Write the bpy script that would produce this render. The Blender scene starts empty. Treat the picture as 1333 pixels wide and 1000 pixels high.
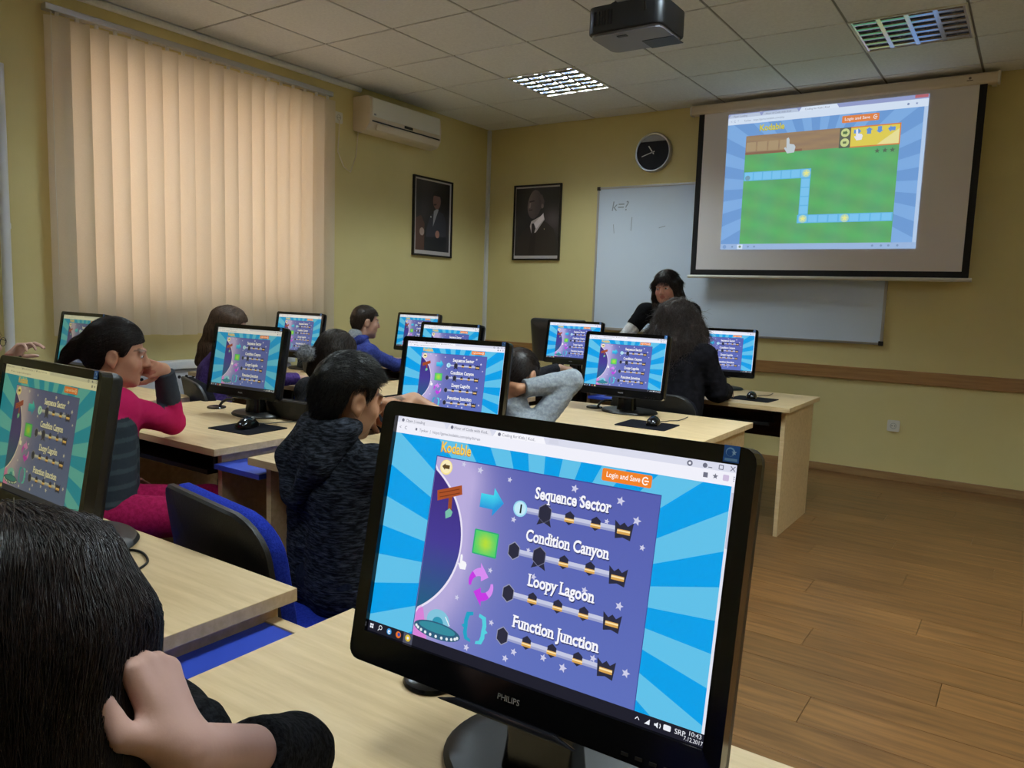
import bpy, bmesh, math, random
import numpy as np
from mathutils import Matrix, Vector
from mathutils.bvhtree import BVHTree
random.seed(7)
R = math.radians
SC = bpy.context.scene
COL = SC.collection

def s2l(v):
    v = v / 255.0
    return v / 12.92 if v <= .04045 else ((v + .055) / 1.055) ** 2.4
def rgb(r, g, b): return (s2l(r), s2l(g), s2l(b), 1.0)

# ------------------------------------------------------------------ camera, world, lights, exposure
cam_d = bpy.data.cameras.new('camera'); cam = bpy.data.objects.new('camera', cam_d); COL.objects.link(cam)
cam_d.sensor_width = 36.0; cam_d.lens = 36.0 * 994.1 / 1333.0; cam_d.clip_start = .02
cam.matrix_world = Matrix(((.82426, -.09185, .55871, 0), (.56524, .07586, -.82143, 0), (.03306, .99288, .11445, 1.281), (0, 0, 0, 1)))
SC.camera = cam
SC.view_settings.view_transform = 'Standard'; SC.view_settings.look = 'None'
SC.view_settings.gamma = 1.0; SC.view_settings.use_curve_mapping = False
SC.view_settings.exposure = 0.0
W = bpy.data.worlds.new('sky'); SC.world = W; W.use_nodes = True
W.node_tree.nodes['Background'].inputs[0].default_value = (1.0, .86, .68, 1)
W.node_tree.nodes['Background'].inputs[1].default_value = 1.0

XL, YF, XR, YB, ZC = -4.64, 6.28, 2.2, -2.2, 2.897
def area(name, loc, rot, sx, sy, power, color, spread=180):
    d = bpy.data.lights.new(name, 'AREA'); d.shape = 'RECTANGLE'; d.size = sx; d.size_y = sy
    d.energy = power; d.color = color; d.spread = R(spread)
    o = bpy.data.objects.new(name, d); COL.objects.link(o); o.location = loc; o.rotation_euler = rot
    return o
area('daylight_outside_window', (XL - .75, 3.15, 1.95), (0, R(-90), 0), 1.7, 2.1, 25, (1.0, .74, .58), 170)
LAMPS = [(-3.152, 5.13), (-3.152, 2.73), (-.752, 2.73), (-3.152, .33), (-.752, .33), (1.05, 2.73)]
for lx, ly in LAMPS:
    if ly > 5:
        for k in range(4): area('ceiling_tube_light', (lx - .285 + (k + .5) * .1425, ly, ZC + .044), (0, 0, 0), .024, .52, 12, (.85, 1.0, 1.0), 160)
    else: area('ceiling_lamp_tube_light', (lx, ly, ZC + .062), (0, 0, 0), .55, .55, (150 if lx > -1 else 70) if ly > 1 else 46, (.85, 1.0, 1.0), 155)

# ------------------------------------------------------------------ materials
MATS = {}
def mat(name, color=(.5, .5, .5, 1), rough=.5, metal=0.0, spec=.5, emit=None, emit_s=1.0, coat=0.0):
    if name in MATS: return MATS[name]
    m = bpy.data.materials.new(name); m.use_nodes = True
    p = m.node_tree.nodes['Principled BSDF']
    p.inputs['Base Color'].default_value = color; p.inputs['Roughness'].default_value = rough
    p.inputs['Metallic'].default_value = metal; p.inputs['Specular IOR Level'].default_value = spec
    if coat: p.inputs['Coat Weight'].default_value = coat; p.inputs['Coat Roughness'].default_value = .12
    if emit: p.inputs['Emission Color'].default_value = emit; p.inputs['Emission Strength'].default_value = emit_s
    MATS[name] = m
    return m
def nt(m): return m.node_tree.nodes, m.node_tree.links, m.node_tree.nodes['Principled BSDF']
def noise_color(m, c1, c2, scale=(1, 1, 1), nscale=5.0, detail=4.0, lo=.35, hi=.65, bump=0.0, bscale=None, rough_n=.6, rand=0.0):
    """object-space noise between two colours, optional bump, optional per-object brightness"""
    N, L, p = nt(m)
    tc = N.new('ShaderNodeTexCoord'); mp = N.new('ShaderNodeMapping'); mp.inputs['Scale'].default_value = scale
    L.new(tc.outputs['Object'], mp.inputs['Vector'])
    vec = mp.outputs['Vector']
    if rand:
        oi = N.new('ShaderNodeObjectInfo'); va = N.new('ShaderNodeVectorMath'); va.operation = 'MULTIPLY_ADD'
        cb = N.new('ShaderNodeCombineXYZ')
        for k in range(3): L.new(oi.outputs['Random'], cb.inputs[k])
        L.new(cb.outputs[0], va.inputs[0]); va.inputs[1].default_value = (37, 53, 71); L.new(vec, va.inputs[2]); vec = va.outputs[0]
    n = N.new('ShaderNodeTexNoise'); n.inputs['Scale'].default_value = nscale; n.inputs['Detail'].default_value = detail
    n.inputs['Roughness'].default_value = rough_n
    L.new(vec, n.inputs['Vector'])
    r = N.new('ShaderNodeValToRGB'); r.color_ramp.elements[0].position = lo; r.color_ramp.elements[1].position = hi
    r.color_ramp.elements[0].color = c1; r.color_ramp.elements[1].color = c2
    L.new(n.outputs['Fac'], r.inputs['Fac'])
    out = r.outputs['Color']
    if rand:
        mr = N.new('ShaderNodeMapRange'); mr.inputs['To Min'].default_value = 1 - rand; mr.inputs['To Max'].default_value = 1 + rand
        L.new(oi.outputs['Random'], mr.inputs['Value'])
        mx = N.new('ShaderNodeVectorMath'); mx.operation = 'SCALE'
        L.new(out, mx.inputs[0]); L.new(mr.outputs['Result'], mx.inputs['Scale']); out = mx.outputs[0]
    L.new(out, p.inputs['Base Color'])
    if bump:
        b = N.new('ShaderNodeBump'); b.inputs['Strength'].default_value = bump; b.inputs['Distance'].default_value = .004
        if bscale:
            n2 = N.new('ShaderNodeTexNoise'); n2.inputs['Scale'].default_value = bscale; n2.inputs['Detail'].default_value = 3
            L.new(vec, n2.inputs['Vector']); L.new(n2.outputs['Fac'], b.inputs['Height'])
        else: L.new(n.outputs['Fac'], b.inputs['Height'])
        L.new(b.outputs['Normal'], p.inputs['Normal'])
    return m
def vcol(m, bump=0.0, bscale=60, bstretch=(1, 1, 1), emit=False):
    """colour from the mesh's own vertex colours (prints, stripes, skin tones)"""
    N, L, p = nt(m)
    a = N.new('ShaderNodeAttribute'); a.attribute_name = 'Col'
    L.new(a.outputs['Color'], p.inputs['Base Color'])
    if bump:
        tc = N.new('ShaderNodeTexCoord'); mp = N.new('ShaderNodeMapping'); mp.inputs['Scale'].default_value = bstretch
        L.new(tc.outputs['Object'], mp.inputs['Vector'])
        n2 = N.new('ShaderNodeTexNoise'); n2.inputs['Scale'].default_value = bscale; n2.inputs['Detail'].default_value = 3
        L.new(mp.outputs['Vector'], n2.inputs['Vector'])
        b = N.new('ShaderNodeBump'); b.inputs['Strength'].default_value = bump; b.inputs['Distance'].default_value = .003
        L.new(n2.outputs['Fac'], b.inputs['Height']); L.new(b.outputs['Normal'], p.inputs['Normal'])
    return m

M_wall = noise_color(mat('yellow_wall_paint', rough=.75, spec=.25), rgb(216, 202, 145), rgb(222, 208, 153), nscale=1.3, bump=.12, bscale=140)
M_ceil = noise_color(mat('mineral_fibre_tile', rough=.9, spec=.1), rgb(226, 227, 230), rgb(235, 236, 238), nscale=60, bump=.15, rand=.03)
M_grid = mat('ceiling_grid_grey', rgb(140, 137, 134), .6)
M_floor = noise_color(mat('laminate_floor', rough=.33, spec=.45), rgb(90, 60, 33), rgb(138, 97, 56), scale=(1.1, 16, 4), nscale=2.6, detail=6, lo=.3, hi=.72, rand=.13)
M_sub = mat('floor_joint_dark', rgb(70, 45, 26), .8)
M_base = noise_color(mat('baseboard_laminate', rough=.5), rgb(140, 104, 66), rgb(165, 128, 84), scale=(1, 12, 12), nscale=3)
M_rail = noise_color(mat('wall_rail_wood', rough=.5), rgb(150, 108, 62), rgb(172, 128, 76), scale=(.8, 10, 14), nscale=4)
M_desk = noise_color(mat('maple_desk_laminate', rough=.42, spec=.4), rgb(206, 176, 132), rgb(222, 194, 152), scale=(1.2, 14, 14), nscale=4, detail=5)
M_modesty = noise_color(mat('dark_walnut_panel', rough=.6), rgb(52, 30, 20), rgb(70, 42, 28), scale=(1, 8, 8), nscale=4)
M_blueboard = mat('blue_board', rgb(52, 78, 190), .45)
M_black = mat('black_plastic', rgb(20, 20, 22), .42)
M_gloss = mat('glossy_black_plastic', rgb(13, 13, 15), .16)
M_chairshell = noise_color(mat('chair_shell_black', rough=.5), rgb(14, 14, 16), rgb(22, 22, 25), nscale=200, bump=.2)
M_bluefab = noise_color(mat('blue_chair_fabric', rough=.9, spec=.1), rgb(26, 40, 140), rgb(40, 60, 175), nscale=220, bump=.3)
M_darkfab = noise_color(mat('black_chair_fabric', rough=.9, spec=.1), rgb(16, 16, 22), rgb(28, 28, 36), nscale=220, bump=.3)
M_steel = mat('black_steel_tube', rgb(24, 24, 26), .35, .3)
M_white = mat('white_plastic', rgb(225, 222, 214), .4)
M_cream = mat('cream_plastic', rgb(222, 208, 188), .38)
M_greyp = mat('grey_plastic', rgb(150, 150, 155), .45)
M_alu = mat('brushed_aluminium', rgb(185, 185, 188), .35, .8)
M_board = mat('whiteboard_enamel', rgb(214, 229, 250), .28)
M_canvas = mat('matt_projection_cloth', rgb(234, 229, 232), .85, spec=.1)
M_pipe = mat('white_gloss_paint', rgb(222, 224, 230), .35)
M_frame = mat('black_frame_wood', rgb(18, 13, 12), .35)
M_mount = mat('white_mount_card', rgb(196, 188, 190), .7)
M_chrome = mat('louvre_aluminium', rgb(200, 206, 222), .22, 1.0)
M_cable = mat('black_cable', rgb(16, 16, 18), .5)
M_print = vcol(mat('photo_print', rough=.28))
M_sticker = vcol(mat('printed_sticker', rough=.4))

def screen_mat(name, strength=1.0):
    m = bpy.data.materials.new(name); m.use_nodes = True
    N, L, p = nt(m)
    p.inputs['Base Color'].default_value = (.004, .004, .005, 1); p.inputs['Roughness'].default_value = .4
    p.inputs['Specular IOR Level'].default_value = .3
    a = N.new('ShaderNodeAttribute'); a.attribute_name = 'Col'
    oi = N.new('ShaderNodeObjectInfo')
    mu = N.new('ShaderNodeVectorMath'); mu.operation = 'MULTIPLY'
    L.new(a.outputs['Color'], mu.inputs[0]); L.new(oi.outputs['Color'], mu.inputs[1])
    ad = N.new('ShaderNodeVectorMath'); ad.operation = 'ADD'
    iv = N.new('ShaderNodeMath'); iv.operation = 'SUBTRACT'; iv.inputs[0].default_value = 1.0
    L.new(oi.outputs['Alpha'], iv.inputs[1])
    L.new(mu.outputs[0], ad.inputs[0]); L.new(iv.outputs[0], ad.inputs[1])
    L.new(ad.outputs[0], p.inputs['Emission Color']); p.inputs['Emission Strength'].default_value = strength
    return m
M_lcd = screen_mat('lcd_panel', 1.0)
M_proj = screen_mat('projected_light', .95)

def slat_mat():
    m = bpy.data.materials.new('blind_fabric'); m.use_nodes = True
    N, L = m.node_tree.nodes, m.node_tree.links
    N.remove(N['Principled BSDF']); out = N['Material Output']
    tc = N.new('ShaderNodeTexCoord'); mp = N.new('ShaderNodeMapping'); mp.inputs['Scale'].default_value = (60, 60, 400)
    L.new(tc.outputs['Object'], mp.inputs['Vector'])
    n = N.new('ShaderNodeTexNoise'); n.inputs['Scale'].default_value = 2; L.new(mp.outputs['Vector'], n.inputs['Vector'])
    r = N.new('ShaderNodeValToRGB'); r.color_ramp.elements[0].color = rgb(214, 202, 182); r.color_ramp.elements[1].color = rgb(232, 222, 204)
    L.new(n.outputs['Fac'], r.inputs['Fac'])
    d = N.new('ShaderNodeBsdfDiffuse'); t = N.new('ShaderNodeBsdfTranslucent'); mx = N.new('ShaderNodeMixShader')
    L.new(r.outputs['Color'], d.inputs['Color']); L.new(r.outputs['Color'], t.inputs['Color'])
    mx.inputs['Fac'].default_value = .42
    L.new(d.outputs[0], mx.inputs[1]); L.new(t.outputs[0], mx.inputs[2]); L.new(mx.outputs[0], out.inputs['Surface'])
    return m
M_slat = slat_mat()
def glass_mat():
    m = bpy.data.materials.new('window_glass'); m.use_nodes = True
    N, L = m.node_tree.nodes, m.node_tree.links
    N.remove(N['Principled BSDF'])
    a = N.new('ShaderNodeBsdfTransparent'); b = N.new('ShaderNodeBsdfGlossy'); b.inputs['Roughness'].default_value = .02
    mx = N.new('ShaderNodeMixShader'); mx.inputs['Fac'].default_value = .08
    L.new(a.outputs[0], mx.inputs[1]); L.new(b.outputs[0], mx.inputs[2]); L.new(mx.outputs[0], N['Material Output'].inputs['Surface'])
    return m
M_glass = glass_mat()

# ------------------------------------------------------------------ mesh helpers
def link(name, me, m=None, parent=None, loc=(0, 0, 0), rot=(0, 0, 0)):
    o = bpy.data.objects.new(name, me); COL.objects.link(o)
    if m is not None and me is not None:
        me.materials.clear(); me.materials.append(m)
    o.parent = parent; o.location = loc; o.rotation_euler = rot
    return o
def tag(o, label=None, cat=None, group=None, kind=None):
    if label: o['label'] = label
    if cat: o['category'] = cat
    if group: o['group'] = group
    if kind: o['kind'] = kind
    return o
def empty(name, loc=(0, 0, 0), rz=0.0, label=None, cat=None, group=None):
    o = bpy.data.objects.new(name, None); COL.objects.link(o); o.location = loc; o.rotation_euler = (0, 0, rz)
    o.empty_display_size = .1
    return tag(o, label, cat, group)
def copy_tree(o, parent=None):
    c = o.copy(); COL.objects.link(c); c.parent = parent
    for ch in list(o.children): copy_tree(ch, c)
    return c

def nest(part, *objs):
    for o in objs:
        m = part.matrix_basis.inverted() @ o.matrix_basis; o.parent = part; o.matrix_basis = m
def kids(t, name): return [c for c in t.children if c.name.split('.')[0] == name]
class MB:
    """collects simple solids into one mesh"""
    def __init__(s): s.bm = bmesh.new(); s.X = Matrix.Identity(4)
    def _v(s, p): return s.bm.verts.new(s.X @ Vector(p))
    def box(s, lo, hi, rot=None, about=None, bev=0.0):
        ps = [(x, y, z) for x in (lo[0], hi[0]) for y in (lo[1], hi[1]) for z in (lo[2], hi[2])]
        if rot is not None:
            c = Vector(about) if about else (Vector(lo) + Vector(hi)) / 2
            ps = [c + rot @ (Vector(p) - c) for p in ps]
        v = [s._v(p) for p in ps]
        fs = [s.bm.faces.new([v[i] for i in q]) for q in ((0, 1, 3, 2), (4, 6, 7, 5), (0, 4, 5, 1), (2, 3, 7, 6), (0, 2, 6, 4), (1, 5, 7, 3))]
        if bev:
            es = list({e for f in fs for e in f.edges})
            bmesh.ops.bevel(s.bm, geom=es, offset=bev, segments=2, profile=.6, affect='EDGES')
        return s
    def ring(s, c, ax, r, n, ry=None):
        a = Vector(ax).normalized(); t = Vector((0, 0, 1)) if abs(a.z) < .9 else Vector((1, 0, 0))
        e1 = a.cross(t).normalized(); e2 = a.cross(e1)
        ry = r if ry is None else ry
        return [s._v(Vector(c) + e1 * r * math.cos(2 * math.pi * k / n) + e2 * ry * math.sin(2 * math.pi * k / n)) for k in range(n)]
    def skin(s, rings, cap=True, closed=True):
        n = len(rings[0])
        for a, b in zip(rings, rings[1:]):
            for k in range(n if closed else n - 1): s.bm.faces.new((a[k], a[(k + 1) % n], b[(k + 1) % n], b[k]))
        if cap:
            s.bm.faces.new(rings[0][::-1]); s.bm.faces.new(rings[-1])
        return s
    def cyl(s, a, b, r, r2=None, n=16):
        d = Vector(b) - Vector(a)
        return s.skin([s.ring(a, d, r, n), s.ring(b, d, r if r2 is None else r2, n)])
    def tube(s, pts, r, n=8):
        pts = [Vector(p) for p in pts]; rings = []
        a = (pts[1] - pts[0]).normalized(); t = Vector((0, 0, 1)) if abs(a.z) < .9 else Vector((1, 0, 0))
        e1 = a.cross(t).normalized()
        for i, p in enumerate(pts):
            d = (pts[min(i + 1, len(pts) - 1)] - pts[max(i - 1, 0)]).normalized()
            e1 = (e1 - d * e1.dot(d)).normalized(); e2 = d.cross(e1)
            rr = r[i] if isinstance(r, (list, tuple)) else r
            rings.append([s._v(p + (e1 * math.cos(2 * math.pi * k / n) + e2 * math.sin(2 * math.pi * k / n)) * rr) for k in range(n)])
        return s.skin(rings)
    def lathe(s, prof, c=(0, 0, 0), n=24, sx=1.0, sy=1.0):
        rings = [[s._v((c[0] + r * sx * math.cos(2 * math.pi * k / n), c[1] + r * sy * math.sin(2 * math.pi * k / n), c[2] + z)) for k in range(n)] for r, z in prof]
        return s.skin(rings)
    def prism(s, poly, d0, d1, axis='y'):
        def P(u, v, d): return (u, d, v) if axis == 'y' else ((d, u, v) if axis == 'x' else (u, v, d))
        return s.skin([[s._v(P(u, v, d0)) for u, v in poly], [s._v(P(u, v, d1)) for u, v in poly]])
    def build(s, name, m, parent=None, loc=(0, 0, 0), rot=(0, 0, 0), smooth=False, bevel=0.0):
        bmesh.ops.recalc_face_normals(s.bm, faces=s.bm.faces)
        if bevel:
            es = [e for e in s.bm.edges if len(e.link_faces) == 2 and e.calc_face_angle(0) > .6]
            bmesh.ops.bevel(s.bm, geom=es, offset=bevel, segments=2, profile=.6, affect='EDGES')
        me = bpy.data.meshes.new(name); s.bm.to_mesh(me); s.bm.free()
        if smooth:
            me.shade_smooth()
            me.set_sharp_from_angle(angle=R(38))
        return link(name, me, m, parent, loc, rot)
def rrect(w, h, r, n=5, cx=0, cy=0):
    out = []
    for sx, sy, a0 in ((1, 1, 0), (-1, 1, 90), (-1, -1, 180), (1, -1, 270)):
        for k in range(n + 1):
            a = R(a0 + 90 * k / n); out.append((cx + sx * (w / 2 - r) + r * math.cos(a), cy + sy * (h / 2 - r) + r * math.sin(a)))
    return out
def fast_mesh(name, V, Fq, cols=None, smooth=True):
    me = bpy.data.meshes.new(name); V = np.asarray(V, np.float32); Fq = np.asarray(Fq, np.int32)
    n = Fq.shape[1]
    me.vertices.add(len(V)); me.vertices.foreach_set('co', V.ravel())
    me.loops.add(Fq.size); me.loops.foreach_set('vertex_index', Fq.ravel())
    me.polygons.add(len(Fq)); me.polygons.foreach_set('loop_start', np.arange(0, Fq.size, n, dtype=np.int32))
    me.update(calc_edges=True)
    if smooth: me.shade_smooth()
    if cols is not None:
        a = me.attributes.new('Col', 'FLOAT_COLOR', 'POINT')
        c = np.ones((len(V), 4), np.float32); c[:, :3] = np.asarray(cols)[:, :3]
        a.data.foreach_set('color', c.ravel())
    return me
def text_geo(s, size, align='LEFT', bold=0.0, shear=0.0):
    cu = bpy.data.curves.new('t', 'FONT'); cu.body = s; cu.size = size; cu.align_x = align; cu.offset = bold * size; cu.shear = shear
    cu.resolution_u = 3
    o = bpy.data.objects.new('t', cu); COL.objects.link(o)
    dg = bpy.context.evaluated_depsgraph_get(); dg.update()
    me = bpy.data.meshes.new_from_object(o.evaluated_get(dg))
    V = [(v.co.x, v.co.y) for v in me.vertices]; Fs = [tuple(p.vertices) for p in me.polygons]
    bpy.data.objects.remove(o); bpy.data.curves.remove(cu); bpy.data.meshes.remove(me)
    return V, Fs
def clip(poly, x0, y0, x1, y1):
    for ax, lim, sg in ((0, x0, 1), (0, x1, -1), (1, y0, 1), (1, y1, -1)):
        out = []
        for i in range(len(poly)):
            a, b = poly[i - 1], poly[i]
            ia, ib = sg * (a[ax] - lim) >= 0, sg * (b[ax] - lim) >= 0
            if ia != ib:
                t = (lim - a[ax]) / (b[ax] - a[ax]); out.append((a[0] + t * (b[0] - a[0]), a[1] + t * (b[1] - a[1])))
            if ib: out.append(b)
        poly = out
        if not poly: break
    return poly
class Art:
    """flat print: coloured polygons in (u, v down) laid out on a plane facing -Y"""
    def __init__(s, W, uw, step=1e-4): s.V = []; s.C = []; s.F = []; s.W = W; s.uw = uw; s.k = W / uw; s.step = step; s.vh = None
    def pt(s, u, v, l): return ((u - s.uw / 2) * s.k, -l * s.step, -v * s.k)
    def poly(s, pts, c, l=1):
        if len(pts) < 3: return
        i = len(s.V); s.V += [s.pt(u, v, l) for u, v in pts]
        s.C += (c if isinstance(c, list) else [c] * len(pts)); s.F.append(tuple(range(i, i + len(pts))))
    def rect(s, u0, v0, u1, v1, c, l=1): s.poly([(u0, v0), (u1, v0), (u1, v1), (u0, v1)], c, l)
    def rr(s, u0, v0, u1, v1, r, c, l=1): s.poly(rrect(u1 - u0, v1 - v0, r, 4, (u0 + u1) / 2, (v0 + v1) / 2), c, l)
    def disc(s, u, v, r, c, l=1, n=20, ry=None): s.poly([(u + r * math.cos(2 * math.pi * k / n), v + (ry or r) * math.sin(2 * math.pi * k / n)) for k in range(n)], c, l)
    def star(s, u, v, r, c, l=1, ro=0): s.poly([(u + (r if k % 2 == 0 else r * .45) * math.sin(math.pi * k / 5 + ro), v - (r if k % 2 == 0 else r * .45) * math.cos(math.pi * k / 5 + ro)) for k in range(10)], c, l)
    def hexa(s, u, v, r, c, l=1): s.poly([(u + r * .9 * math.sin(math.pi * k / 3), v - r * 1.08 * math.cos(math.pi * k / 3)) for k in range(6)], c, l)
    def line(s, pts, w, c, l=1):
        for a, b in zip(pts, pts[1:]):
            dx, dy = b[0] - a[0], b[1] - a[1]; d = math.hypot(dx, dy); nx, ny = -dy / d * w / 2, dx / d * w / 2
            s.poly([(a[0] + nx, a[1] + ny), (b[0] + nx, b[1] + ny), (b[0] - nx, b[1] - ny), (a[0] - nx, a[1] - ny)], c, l)
    def grid(s, u0, v0, u1, v1, nu, nv, f, l=1):
        i = len(s.V)
        for b in range(nv + 1):
            for a in range(nu + 1):
                u = u0 + (u1 - u0) * a / nu; v = v0 + (v1 - v0) * b / nv
                s.V.append(s.pt(u, v, l)); s.C.append(f(u, v))
        for b in range(nv):
            for a in range(nu):
                q = i + b * (nu + 1) + a; s.F.append((q, q + 1, q + nu + 2, q + nu + 1))
    def text(s, t, u, v, size, c, l=1, align='LEFT', bold=0.0, width=None, shear=0.0):
        V, Fs = text_geo(t, size, align, bold, shear)
        if not V: return
        k = 1.0
        if width:
            w = max(p[0] for p in V) - min(p[0] for p in V); k = width / w
        i = len(s.V)
        s.V += [s.pt(u + x * k, v - y, l) for x, y in V]; s.C += [c] * len(V); s.F += [tuple(i + q for q in f) for f in Fs]
    SER = {'n': 'Lb Rb Lx', 'u': 'Lx Rx Rb', 'i': 'Cb Cx', 'r': 'Lb Lx', 'd': 'Ra Rb', 'p': 'Ld Lx', 'y': 'Lx Rx', 'F': 'Lb La', 'L': 'Lb La', 'J': 'Ra', 'q': 'Rd', 'a': 'Rb', 't': 'Cx'}
    def serif_text(s, t, u, v, size, c, l, bold, width):
        s.text(t, u, v, size, c, l, bold=bold, width=width)
        V, _ = text_geo(t, size, 'LEFT', bold); x_lo = min(p[0] for p in V); k = width / (max(p[0] for p in V) - x_lo)
        xh = max(p[1] for p in text_geo('x', size, 'LEFT', bold)[0])
        for i, ch in enumerate(t):
            if ch not in s.SER: continue
            P = text_geo(t[:i + 1], size, 'LEFT', bold)[0]; G_ = text_geo(ch, size, 'LEFT', bold)[0]
            x1 = max(p[0] for p in P); x0 = x1 - (max(p[0] for p in G_) - min(p[0] for p in G_)); y1 = max(p[1] for p in G_); y0 = min(p[1] for p in G_)
            st = size * .095; w = size * .15; h = size * .055
            for q in s.SER[ch].split():
                cx = {'L': x0 + st * .75, 'R': x1 - st * .75, 'C': (x0 + x1) / 2}[q[0]]; cy = {'b': 0, 'x': xh, 'a': y1, 'd': y0}[q[1]]
                ya, yb = (cy - size * .01, cy + h) if q[1] in 'bd' else (cy - h, cy + size * .01)
                a, b = (cx - w, cx + w) if q[1] != 'x' or ch in 'yt' else (cx - w * 1.1, cx + w * .4)
                if ch == 'a': a, b = cx - w * .2, cx + w
                s.rect(u + a * k, v - yb, u + b * k, v - ya, c, l + .5)
    def mesh(s, name):
        me = bpy.data.meshes.new(name); me.from_pydata(s.V, [], s.F)
        a = me.attributes.new('Col', 'FLOAT_COLOR', 'POINT')
        a.data.foreach_set('color', np.asarray([tuple(c[:3]) + (1.0,) for c in s.C], np.float32).ravel())
        # every print faces the viewer (-Y)
        bm = bmesh.new(); bm.from_mesh(me)
        for f in bm.faces:
            f.normal_update()
            if f.normal.y > 0: f.normal_flip()
        bm.to_mesh(me); bm.free()
        return me

# ------------------------------------------------------------------ room shell
def structure(o): o['kind'] = 'structure'; return o
fl = structure(MB().box((XL - .3, YB - .2, -.1), (XR + .2, YF + .2, -.012)).build('floor', M_sub))
PW, PL = .19, 1.285
plank_me = None
rows = int((YF - YB) / PW) + 1
for r_ in range(rows):
    y0 = YB + r_ * PW; off = (r_ * .47) % PL
    x = XL - off
    while x < XR:
        a, b = max(x, XL), min(x + PL, XR); y1 = min(y0 + PW, YF)
        if b - a > .03 and y1 - y0 > .02:
            if b - a > PL - 1e-4 and y1 - y0 > PW - 1e-4:
                if plank_me is None:
                    o = MB().box((.0008, .0008, -.0115), (PL - .0008, PW - .0008, 0)).build('plank', M_floor, fl, (x, y0, 0), bevel=.0012); plank_me = o.data
                else: o = link('plank', plank_me, None, fl, (x, y0, 0))
            else:
                MB().box((.0008, .0008, -.0115), (b - a - .0008, y1 - y0 - .0008, 0)).build('plank', M_floor, fl, (a, y0, 0))
        x += PL
ce = structure(MB().box((XL - .3, YB - .2, ZC + .12), (XR + .2, YF + .2, ZC + .2)).build('ceiling', M_grid))
GX = [XL] + [-4.652 + .6 * i for i in range(1, 12)] + [XR]
GY = [YB] + [3.03 - .6 * 8 + .6 * j for j in range(0, 14)] + [YF]
GX = sorted(set(round(g, 4) for g in GX if XL <= g <= XR)); GY = sorted(set(round(g, 4) for g in GY if YB <= g <= YF))
lamp_cells = set((round(lx, 2), round(ly, 2)) for lx, ly in LAMPS + [(-.752, 5.13)])
tile_cache = {}
for i in range(len(GX) - 1):
    for j in range(len(GY) - 1):
        w, h = GX[i + 1] - GX[i], GY[j + 1] - GY[j]
        cx, cy = (GX[i] + GX[i + 1]) / 2, (GY[j] + GY[j + 1]) / 2
        if w < .02 or h < .02 or any(abs(cx - a) < .06 and abs(cy - b) < .06 for a, b in lamp_cells): continue
        key = (round(w, 3), round(h, 3)); g = .0075
        if key in tile_cache: o = link('ceiling_tile', tile_cache[key], None, ce, (cx, cy, ZC))
        else:
            o = MB().box((-w / 2 + g, -h / 2 + g, 0), (w / 2 - g, h / 2 - g, .014)).build('ceiling_tile', M_ceil, ce, (cx, cy, ZC), bevel=.003); tile_cache[key] = o.data
for g in GX[1:-1]: MB().box((g - .011, YB, ZC + .006), (g + .011, YF, ZC + .02)).build('grid_bar', M_grid, ce)
for g in GY[1:-1]: MB().box((XL, g - .011, ZC + .007), (XR, g + .011, ZC + .019)).build('grid_bar', M_grid, ce)
structure(MB().box((XL - .3, YF, -.1), (XR + .2, YF + .2, ZC + .12)).build('wall_front', M_wall))
structure(MB().box((XR, YB - .2, -.1), (XR + .2, YF, ZC + .12)).build('wall_right', M_wall))
structure(MB().box((XL - .3, YB - .2, -.1), (XR, YB, ZC + .12)).build('wall_back', M_wall))
WY0, WY1, WZ0, WZ1 = 2.27, 4.02, 1.19, 2.60
mb = MB(); x0, x1 = XL - .28, XL
mb.box((x0, YB, -.1), (x1, WY0, ZC + .12)); mb.box((x0, WY1, -.1), (x1, YF, ZC + .12))
mb.box((x0, WY0, -.1), (x1, WY1, WZ0)); mb.box((x0, WY0, WZ1), (x1, WY1, ZC + .12))
structure(mb.build('wall_left', M_wall))
win = structure(bpy.data.objects.new('window_1', None)); COL.objects.link(win); win.location = (XL - .2, (WY0 + WY1) / 2, WZ0)
hw, hh = (WY1 - WY0) / 2, WZ1 - WZ0
mb = MB()
for a, b in (((-.03, -hw, 0), (.03, -hw + .07, hh)), ((-.03, hw - .07, 0), (.03, hw, hh)), ((-.03, -hw, 0), (.03, hw, .07)), ((-.03, -hw, hh - .07), (.03, hw, hh)), ((-.035, -.05, 0), (.035, .05, hh))):
    mb.box(a, b)
mb.build('window_frame', M_white, win, bevel=.004)
for sg in (-1, 1): MB().box((-.004, min(sg * .05, sg * (hw - .07)), .07), (.004, max(sg * .05, sg * (hw - .07)), hh - .07)).build('pane', M_glass, win)
MB().box((.03, -hw, -.0), (.2, hw, .02)).build('window_sill', M_white, win)
structure(MB().box((XL, YF - .016, 0), (XR, YF, .06)).build('baseboard_front', M_base, bevel=.004))
structure(MB().box((XL, YB, 0), (XL + .016, YF - .016, .06)).build('baseboard_left', M_base, bevel=.004))
structure(MB().box((XL + .03, YF - .02, .735), (XR, YF, .83)).build('trim_1', M_rail, bevel=.003))
structure(MB().box((XL, YF - .035, .06), (XL + .03, YF, ZC - .005)).build('trim_2', M_pipe, bevel=.004))
structure(MB().tube([(XL + .022, YB, ZC - .022), (XL + .022, 4.5, ZC - .022)], .022, 10).build('trim_3', M_ceil, smooth=True))

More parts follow.
